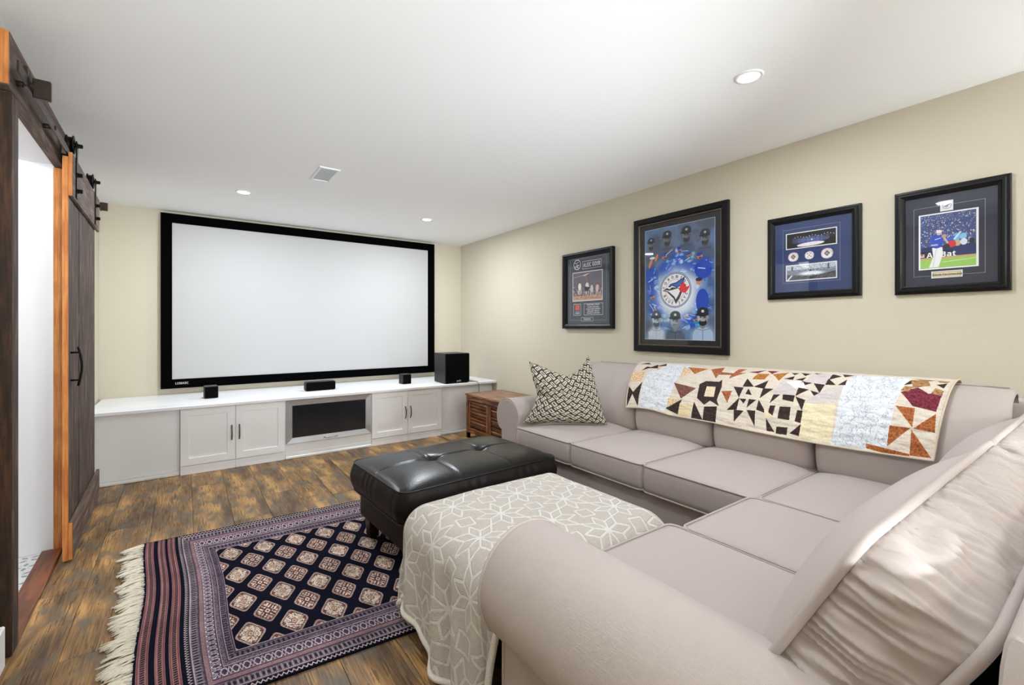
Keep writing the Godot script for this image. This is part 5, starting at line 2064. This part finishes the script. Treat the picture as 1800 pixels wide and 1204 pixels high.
	var bl := thing("unseen_ceiling_globe", "unseen globe light placed to light the tiled room beyond the doorway", "ceiling light", xf * at(-0.95, 2.2, -2.9))  # out of view, placed to brighten the doorway
	var gb := MB.new()
	var gp := []
	for k in 13:
		gp.append(Vector2(0.11 * sin(PI * k / 12), -0.11 * cos(PI * k / 12)))
	gb.lathe(gp, 24)
	part(bl, "globe", gb, M.lens)
	gb = MB.new()
	gb.lathe([Vector2(0.06, 0.09), Vector2(0.075, 0.15), Vector2(0, 0.15)], 24)
	part(bl, "collar", gb, M.trim_white)
	var o := OmniLight3D.new()
	o.name = "glow"
	o.light_energy = TILED
	o.light_size = 0.1
	o.omni_range = 8.0
	o.omni_attenuation = 2.0
	o.shadow_enabled = true
	bl.add_child(o)
	# doorway lining, dark timber casing, threshold
	var d := struct("door_1", "doorway cased in dark timber with a white lining", xf)
	boxp(d, "jamb", Vector3(-0.105, 1.04, -3.427), Vector3(0.136, 2.08, 0.014), M.white_paint, 0.002)
	boxp(d, "jamb", Vector3(-0.105, 1.04, -2.470), Vector3(0.136, 2.08, 0.014), M.white_paint, 0.002)
	boxp(d, "head_jamb", Vector3(-0.105, 2.083, -2.948), Vector3(0.136, 0.014, 0.95), M.white_paint, 0.002)
	var post := MB.new()
	boxp(d, "casing_post", Vector3(-0.02, 1.03, -2.449), Vector3(0.04, 2.06, 0.086), M.barn, 0.003, 1, Basis.IDENTITY, Vector2(0.1, 0.3))
	post.quad(Vector3(-0.04, 0, 0), Vector3(-0.002, 0, 0), Vector3(-0.002, 2.05, 0), Vector3(-0.04, 2.05, 0), Vector2(0, 0), Vector2(0.04, 0), Vector2(0.04, 2), Vector2(0, 2))
	part(d, "sawn_edge", post, M.post_side, at(0, 0.004, -2.4052))
	boxp(d, "casing_post", Vector3(-0.02, 1.03, -3.452), Vector3(0.042, 2.06, 0.086), M.barn, 0.003)
	boxp(d, "sawn_edge", Vector3(-0.02, 1.035, -3.412), Vector3(0.041, 2.05, 0.008), M.cedar, 0.001)
	boxp(d, "header", Vector3(-0.018, 2.16, -2.90), Vector3(0.044, 0.195, 1.10), M.barn_grey, 0.004, 2, Basis.IDENTITY, Vector2(0.07, 0.2))
	boxp(d, "sawn_end", Vector3(-0.018, 2.16, -2.347), Vector3(0.042, 0.19, 0.006), M.cedar, 0.001, 1)
	boxp(d, "threshold", Vector3(-0.045, 0.004, -2.94), Vector3(0.085, 0.012, 0.98), M.threshold, 0.004, 2)
	# low white baseboard this side of the door
	struct_box("baseboard_left", "white baseboard on the left wall", Vector3(-0.023, 0.073, -0.95), Vector3(0.034, 0.146, 2.80), M.trim_white, xf, 0.004)
	struct_box("baseboard_left", "white baseboard behind the barn door", Vector3(-0.031, 0.073, -4.2), Vector3(0.02, 0.146, 0.6), M.trim_white, xf, 0.004)
	var sw := thing("light_switch", "pale grey light switch on the wall beside the dark door post", "light switch", xf * at(-0.037, 1.53, -2.335))
	boxp(sw, "plate", Vector3(0, 0, 0), Vector3(0.007, 0.118, 0.075), M.white_paint, 0.002)
	boxp(sw, "toggle", Vector3(0.008, 0.004, 0), Vector3(0.016, 0.022, 0.01), M.white_paint, 0.002, 1, Basis(Vector3.BACK, 0.4))


func build_barn_door() -> void:
	var r := thing("barn_door_rail", "flat dark steel rail for the barn door, fixed along the timber header", "door rail", left_frame)
	boxp(r, "rail_bar", Vector3(0.039, 2.108, -3.45), Vector3(0.006, 0.04, 2.36), M.bronze, 0.001)
	for z in [-2.44, -2.88, -3.32]:
		var b := MB.new()
		b.tube([Vector3(0.0, 2.108, z), Vector3(0.036, 2.108, z)], 0.011, 12)
		part(r, "spacer", b, M.bronze)
		b = MB.new()
		b.lathe([Vector2(0, 0.007), Vector2(0.007, 0.006), Vector2(0.011, 0.003), Vector2(0.011, 0)], 6, Transform3D(Basis(Vector3.BACK, -PI / 2), Vector3(0.042, 2.108, z)), false)
		part(r, "bolt", b, M.bronze)
	for z in [-3.9, -4.45]:
		var b := MB.new()
		b.tube([Vector3(-0.04, 2.108, z), Vector3(0.036, 2.108, z)], 0.011, 12)
		part(r, "spacer", b, M.bronze)
	boxp(r, "stop_block", Vector3(0.066, 2.115, -2.475), Vector3(0.05, 0.075, 0.022), M.bronze, 0.003)
	boxp(r, "stop_clamp", Vector3(0.036, 2.122, -2.40), Vector3(0.012, 0.075, 0.03), M.bronze, 0.002)
	boxp(r, "stop_block", Vector3(0.06, 2.115, -4.58), Vector3(0.045, 0.06, 0.022), M.bronze, 0.003)
	var t := thing("barn_door", "dark weathered plank barn door slid open on black wheels, edged in raw orange cedar", "door", left_frame)
	var edges := [-3.197, -3.33, -3.545, -3.865, -4.225]
	for k in 4:
		var w: float = edges[k] - edges[k + 1] - 0.005
		boxp(t, "plank", Vector3(0.0345 - 0.002 * (k % 2), 1.043, (edges[k] + edges[k + 1]) / 2), Vector3(0.021, 2.06, w), M.barn, 0.003, 1, Basis.IDENTITY, Vector2(k * 0.23, k * 0.41))
	var e := boxp(t, "edge_strip", Vector3(0.0345, 1.043, -3.194), Vector3(0.022, 2.06, 0.009), M.cedar, 0.0015)
	e.set_meta("label", "raw orange cedar edge")
	for q in [[0.0, "top_board", 1.985, 0.225], [0.0, "kick_board", 0.11, 0.19]]:
		boxp(t, q[1], Vector3(0.0535, q[2], -3.74), Vector3(0.016, q[3], 1.10), M.barn_grey, 0.002, 2, Basis.IDENTITY, Vector2(q[2], 0.1))
		boxp(t, "board_end", Vector3(0.0535, q[2], -3.1885), Vector3(0.015, q[3] - 0.004, 0.004), M.cedar, 0.001, 1, Basis.IDENTITY, Vector2(0.3, q[2]))
	# pull: bowed bar on two posts
	var b := MB.new()
	var path := PackedVector3Array()
	for k in 9:
		var s := k / 8.0
		path.append(Vector3(0.074 + 0.014 * sin(PI * s), 0.895 + 0.205 * s, -3.262))
	b.tube(path, 0.0055, 8)
	for y in [0.925, 1.07]:
		b.tube([Vector3(0.044, y, -3.262), Vector3(0.082, y, -3.262)], 0.005, 8)
	part(t, "handle", b, M.black_metal)
	# hangers
	for z in [-3.30, -4.05]:
		var hg := MB.new()
		hg.box(Vector3(0.0645, 2.035, z), Vector3(0.005, 0.30, 0.04), 0.001)
		part(t, "strap", hg, M.black_metal)
		var wh := MB.new()
		var turn := Transform3D(Basis(Vector3.BACK, -PI / 2), Vector3(0.023, 2.167, z))
		wh.lathe([Vector2(0.030, 0.002), Vector2(0.032, 0.0), Vector2(0.047, 0.0), Vector2(0.048, 0.004), Vector2(0.039, 0.009), Vector2(0.039, 0.023), Vector2(0.048, 0.028), Vector2(0.047, 0.032), Vector2(0.032, 0.032), Vector2(0.030, 0.030), Vector2(0.030, 0.002)], 28, turn)
		wh.lathe([Vector2(0, 0.038), Vector2(0.012, 0.038), Vector2(0.013, 0.03), Vector2(0.013, 0.0), Vector2(0, 0.0)], 16, turn)
		var wheel := part(t, "wheel", wh, M.black_metal)
		for k in 5:
			var sp := MB.new()
			var a := TAU * k / 5 + 0.3
			var dir := Vector3(0, sin(a), cos(a))
			sp.tube([turn.origin + Vector3(0.016, 0, 0) + dir * 0.011, turn.origin + Vector3(0.016, 0, 0) + dir * 0.033], 0.005, 6)
			part(wheel, "spoke", sp, M.black_metal)
		for y in [2.165, 2.01, 1.925]:
			var bo := MB.new()
			bo.lathe([Vector2(0, 0.022), Vector2(0.009, 0.021), Vector2(0.011, 0.016), Vector2(0.011, 0.004), Vector2(0.014, 0.003), Vector2(0.014, 0)], 8, Transform3D(Basis(Vector3.BACK, -PI / 2), Vector3(0.067, y, z)), false)
			part(t, "bolt", bo, M.black_metal)


func shaker_door(parent: Node3D, x0: float, x1: float, y0: float, y1: float, z: float, handle_x: float) -> void:
	var w := x1 - x0
	var h := y1 - y0
	var b := MB.new()
	b.ring(w, h, [Vector2(0, 0), Vector2(0, 0.016), Vector2(0.0015, 0.018), Vector2(0.056, 0.018), Vector2(0.0575, 0.0165), Vector2(0.0575, 0.006)])
	var o := part(parent, "door", b, M.white_paint, at((x0 + x1) / 2, (y0 + y1) / 2, z))
	boxp(o, "panel", Vector3(0, 0, 0.003), Vector3(w - 0.11, h - 0.11, 0.006), M.white_paint, 0.0)
	var hb := MB.new()
	var path := PackedVector3Array()
	for k in 9:
		var s := k / 8.0
		path.append(Vector3(handle_x - (x0 + x1) / 2, -0.062 + 0.124 * s, 0.018 + 0.026 * pow(sin(PI * s), 0.5)))
	hb.tube(path, 0.0052, 8)
	part(o, "handle", hb, M.pewter)


func build_cabinets() -> void:
	var zf := -4.548
	var zb := BACK + 0.002
	var top := 0.541
	var group := "white built-in cabinets under the screen"
	# blank boxes at both ends
	for q in [[-0.588, -0.034, "blank white panelled end cabinet beside the barn door"], [2.315, 3.018, "blank white panelled end cabinet beside the wooden chest"]]:
		var t := thing("cabinet", q[2], "cabinet", Transform3D.IDENTITY, group)
		var w: float = q[1] - q[0]
		var x: float = (q[0] + q[1]) / 2
		boxp(t, "body", Vector3(x, 0.2755, (zf - 0.035 + zb) / 2), Vector3(w, 0.531, zf - 0.035 - zb), M.white_paint, 0.001)
		boxp(t, "base_moulding", Vector3(x, 0.02, zf - 0.025), Vector3(w, 0.04, 0.022), M.trim_white, 0.004)
		boxp(t, "shoe_strip", Vector3(x, 0.012, zf - 0.010), Vector3(w, 0.022, 0.012), M.trim_white, 0.004)
	for q in [[-0.032, 0.352, 0.738, "white two-door shaker cabinet between the blank end panel and the glass-fronted unit"], [1.530, 1.915, 2.311, "white two-door shaker cabinet between the glass-fronted unit and the subwoofer end"]]:
		var t := thing("cabinet", q[3], "cabinet", Transform3D.IDENTITY, group)
		boxp(t, "body", Vector3((q[0] + q[2]) / 2, 0.2755, (zf + zb) / 2), Vector3(q[2] - q[0], 0.531, zf - zb), M.white_paint, 0.001)
		for e in 2:
			boxp(t, "plinth", Vector3((q[e] + q[e + 1]) / 2, 0.036, zf + 0.006), Vector3(q[e + 1] - q[e] - 0.002, 0.07, 0.014), M.white_paint, 0.0015)
		shaker_door(t, q[0] + 0.002, q[1] - 0.002, 0.077, 0.536, zf, q[1] - 0.028)
		shaker_door(t, q[1] + 0.002, q[2] - 0.002, 0.077, 0.536, zf, q[1] + 0.028)
	var t := thing("cabinet", "white media cabinet with an aluminium-framed dark glass flap door", "cabinet", Transform3D.IDENTITY, group)
	boxp(t, "body", Vector3(1.134, 0.2755, (zf + zb) / 2), Vector3(0.79, 0.531, zf - zb), M.white_paint, 0.001)
	boxp(t, "base_moulding", Vector3(1.134, 0.03, zf + 0.005), Vector3(0.788, 0.05, 0.012), M.trim_white, 0.003)
	boxp(t, "shoe_strip", Vector3(1.134, 0.012, zf + 0.014), Vector3(0.788, 0.022, 0.012), M.trim_white, 0.004)
	var b := MB.new()
	b.ring(0.775, 0.398, [Vector2(0, 0), Vector2(0, 0.018), Vector2(0.002, 0.02), Vector2(0.05, 0.012), Vector2(0.053, 0.008)])
	var d := part(t, "flap_door", b, M.alu, at(1.1335, 0.336, zf))
	b = MB.new()
	b.box(Vector3(0, 0, 0.007), Vector3(0.672, 0.295, 0.004), 0.0)
	part(d, "glass", b, M.smoke_glass)
	b = MB.new()
	b.tube([Vector3(-0.062, -0.175, 0.018), Vector3(-0.055, -0.175, 0.036), Vector3(0.055, -0.175, 0.036), Vector3(0.062, -0.175, 0.018)], 0.006, 8)
	part(d, "handle", b, M.chrome)
	b = MB.new()
	b.box(Vector3.ZERO, Vector3(3.615, 0.028, 0.872), 0.004, 0)
	var ct := part(self, "countertop", b, M.counter, at(1.2125, 0.5555, BACK + 0.001 + 0.436))
	tag(ct, "long white countertop running over all the built-in cabinets", "countertop")


func build_electronics() -> void:
	# screen
	var t := thing("projection_screen", "large white projection screen in a wide black velvet frame", "screen", at(1.2125, 1.4505, BACK + 0.001))
	var b := MB.new()
	b.ring(2.79, 1.645, [Vector2(0, 0), Vector2(0, 0.048), Vector2(0.003, 0.051), Vector2(0.082, 0.040), Vector2(0.085, 0.03)])
	part(t, "frame", b, M.velvet)
	b = MB.new()
	b.box(Vector3(0, 0, 0.026), Vector3(2.63, 1.485, 0.006), 0.0)
	part(t, "screen_surface", b, M.screen)
	lettering(t, "LUMARC", 0.030, Vector3(-1.235, -0.776, 0.0475), M.logo, 0, 0.85)
	# satellites
	for q in [[0.192, -4.845, "small black satellite speaker below the screen's logo corner"], [2.017, -4.80, "small black satellite speaker beside the subwoofer"]]:
		var s := thing("speaker", q[2], "speaker", Transform3D(Basis(Vector3.UP, 0.06), Vector3(q[0], 0.5695, q[1])), "satellite speakers")
		boxp(s, "cabinet", Vector3(0, 0.055, -0.045), Vector3(0.104, 0.110, 0.105), M.speaker, 0.006)
		boxp(s, "grille", Vector3(0, 0.056, 0.009), Vector3(0.096, 0.098, 0.008), M.grille, 0.004)
	var s := thing("speaker", "long low black centre speaker under the middle of the screen", "speaker", Transform3D(Basis(Vector3.UP, 0.02), Vector3(1.11, 0.5695, -4.81)))
	boxp(s, "cabinet", Vector3(0, 0.046, -0.05), Vector3(0.285, 0.092, 0.10), M.speaker, 0.012)
	b = MB.new()
	b.box(Vector3(0, 0.046, 0.004), Vector3(0.276, 0.082, 0.012), 0.005)
	part(s, "grille", b, M.grille)
	# subwoofer
	s = thing("subwoofer", "big black woodgrain subwoofer cube on the end of the countertop", "speaker", Transform3D(Basis(Vector3.UP, -0.03), Vector3(2.512, 0.5695, -4.66)))
	for p in [Vector3(-0.12, 0.004, 0.12), Vector3(0.12, 0.004, 0.12), Vector3(-0.12, 0.004, -0.12), Vector3(0.12, 0.004, -0.12)]:
		boxp(s, "foot", p, Vector3(0.03, 0.008, 0.03), M.speaker, 0.002)
	boxp(s, "cabinet", Vector3(0, 0.173, -0.01), Vector3(0.306, 0.332, 0.29), M.sub, 0.004)
	boxp(s, "grille", Vector3(0, 0.173, 0.142), Vector3(0.298, 0.324, 0.016), M.grille, 0.006)
	lettering(s, "polk", 0.026, Vector3(0.01, 0.03, 0.151), M.logo, 0, 1.0)
	b = MB.new()
	b.tube([Vector3(0.10, 0.02, -0.155), Vector3(0.20, 0.004, -0.05), Vector3(0.225, 0.004, 0.10), Vector3(0.235, 0.006, 0.178), Vector3(0.245, -0.01, 0.192), Vector3(0.25, -0.15, 0.194), Vector3(0.256, -0.30, 0.20)], 0.003, 6)
	part(s, "power_cord", b, M.black_metal)


func build_chest() -> void:
	var t := thing("chest", "low reclaimed-wood chest with slatted shutter doors between the cabinets and the sofa", "chest")
	var x0 := 2.50
	var z0 := -4.315
	var z1 := -3.02
	# top boards
	for k in 3:
		boxp(t, "top_board", Vector3(x0 + 0.075 + k * 0.164, 0.472, (z0 + z1) / 2), Vector3(0.162, 0.018, z1 - z0 + 0.03), M.chest_top, 0.002, 2, Basis.IDENTITY, Vector2(k * 0.37, k * 0.21))
	boxp(t, "carcass", Vector3(x0 + 0.26, 0.26, (z0 + z1) / 2), Vector3(0.44, 0.40, z1 - z0 - 0.02), M.chest, 0.002, 2)
	for z in [z0 + 0.018, z1 - 0.018]:
		for x in [x0 + 0.018, x0 + 0.47]:
			boxp(t, "post", Vector3(x, 0.262, z), Vector3(0.036, 0.40, 0.036), M.chest, 0.002)
			boxp(t, "leg", Vector3(x, 0.031, z), Vector3(0.034, 0.062, 0.034), M.black_metal, 0.002)
	boxp(t, "top_rail", Vector3(x0 + 0.014, 0.436, (z0 + z1) / 2), Vector3(0.03, 0.052, z1 - z0 - 0.07), M.chest, 0.002, 2, Basis.IDENTITY, Vector2(0.3, 0.4))
	boxp(t, "bottom_rail", Vector3(x0 + 0.014, 0.088, (z0 + z1) / 2), Vector3(0.03, 0.05, z1 - z0 - 0.07), M.chest, 0.002, 2, Basis.IDENTITY, Vector2(0.6, 0.1))
	var rng := RandomNumberGenerator.new()
	rng.seed = 6
	for k in 3:
		var a := z0 + 0.038 + k * 0.408
		var b := a + 0.402
		var door := boxp(t, "door", Vector3(x0 + 0.03, 0.262, (a + b) / 2), Vector3(0.012, 0.288, b - a), M.under, 0.0)
		var dx := -0.014
		for z in [a + 0.022 - (a + b) / 2, b - 0.022 - (a + b) / 2]:
			boxp(door, "stile", Vector3(dx, 0, z), Vector3(0.022, 0.288, 0.042), M.chest, 0.002, 1, Basis.IDENTITY, Vector2(k * 0.2 + z, 0.2))
		for j in 8:
			boxp(door, "slat", Vector3(dx + 0.002, -0.122 + j * 0.035, 0), Vector3(0.008, 0.033, b - a - 0.088), M.chest_top if (j + k) % 3 == 1 else M.chest, 0.0015, 2, Basis(Vector3.BACK, 0.42) * Basis(Vector3.RIGHT, rng.randf_range(-0.02, 0.02)), Vector2(j * 0.13 + k * 0.3, j * 0.29))


func build_vent() -> void:
	var t := thing("ceiling_vent", "white louvred air vent in the ceiling", "vent", Transform3D(Basis(Vector3.RIGHT, PI / 2 - 0.0085) , Vector3(0.825, ceil_y(-3.465), -3.465)))
	var b := MB.new()
	b.ring(0.142, 0.315, [Vector2(0, -0.002), Vector2(0, 0.004), Vector2(0.004, 0.008), Vector2(0.016, 0.008), Vector2(0.018, 0.004), Vector2(0.018, -0.004)])
	part(t, "frame", b, M.trim_white)
	boxp(t, "duct", Vector3(0, 0, 0.0006), Vector3(0.11, 0.282, 0.001), M.alu, 0.0)
	for k in 14:
		boxp(t, "louvre", Vector3(0, -0.13 + k * 0.02, 0.004), Vector3(0.106, 0.014, 0.0012), M.trim_white, 0.0, 0, Basis(Vector3.RIGHT, 0.45))


func _ready() -> void:
	# camera: level, looking 35.9 degrees right of the screen wall's normal, lens shifted a little
	var cam := Camera3D.new()
	cam.name = "camera"
	cam.projection = Camera3D.PROJECTION_FRUSTUM
	cam.near = 0.04
	cam.far = 60.0
	cam.size = 2.0 * 0.04 * 602.0 / 795.0
	cam.frustum_offset = Vector2(0, -26.0 / 795.0 * 0.04)
	cam.position = Vector3(0, 1.2, 0)
	cam.rotation = Vector3(0, -deg_to_rad(35.877), 0)
	add_child(cam)
	cam.current = true
	var we := WorldEnvironment.new()
	we.name = "environment"
	var env := Environment.new()
	env.background_mode = Environment.BG_COLOR
	env.background_color = Color(0.5, 0.5, 0.5)
	env.tonemap_mode = Environment.TONE_MAPPER_LINEAR
	env.tonemap_exposure = 1.03
	env.sdfgi_enabled = true
	env.ssao_enabled = true
	env.ssil_enabled = true
	we.environment = env
	add_child(we)
	make_materials()
	recessed_light(0.389, -4.285, FAR_L, "recessed ceiling light over the cabinets on the barn-door side")
	recessed_light(2.011, -4.27, FAR_R, "recessed ceiling light before the subwoofer corner of the screen wall")
	recessed_light(2.069, -1.03, MID_R, "recessed ceiling light over the sofa, nearest the camera")
	recessed_light(0.45, -1.03, MID_L, "unseen recessed ceiling light above the camera beside the barn-door wall")  # out of view, continues the row of lights to the left
	recessed_light(0.45, 1.6, BEHIND, "unseen recessed ceiling light behind the camera beside the barn-door wall")  # this one and the next are out of view, lighting the near end
	recessed_light(2.05, 1.6, BEHIND, "unseen recessed ceiling light behind the sofa's near run")
	fill_globe_lamp(0.2, 2.0, FILL_GLOBE_L, "added white globe fill lamp behind the camera on the barn-door side")
	fill_globe_lamp(2.6, 2.0, FILL_GLOBE_R, "added white globe fill lamp behind the camera on the picture-wall side")
	fill_bowl_lamp(-0.15, 0.9, FILL_BOWL_L, "added white bowl fill lamp against the barn-door wall behind the camera")
	fill_bowl_lamp(2.75, 0.75, FILL_BOWL_R, "added white bowl fill lamp in the corner behind the sofa")
	fill_spot_lamp(0.45, 1.4, FILL_SPOT_L, Vector3(0.9, 2.33, -2.6), 32.0, "added spot lamp turned up to fill the ceiling on the barn-door side")
	fill_spot_lamp(2.3, 1.4, FILL_SPOT_R, Vector3(1.1, 2.33, -4.8), 22.0, "added spot lamp turned up to fill the ceiling behind the sofa")
	build_room()
	build_cabinets()
	build_sofa()
	build_rug()
	make_ottoman("black tufted leather ottoman in the open between rug and sofa", Transform3D(Basis(Vector3.UP, deg_to_rad(2.6)), Vector3(1.29, 0.008, -2.345)))
	make_ottoman("black leather ottoman hidden under the star-patterned blanket", Transform3D(Basis(Vector3.UP, deg_to_rad(1.0)), Vector3(1.135, 0.008, -1.42)), 0.75)
	build_blanket()
	build_quilt()
	build_pillow()
	build_pictures()
	build_electronics()
	build_chest()
	build_barn_door()
	build_vent()
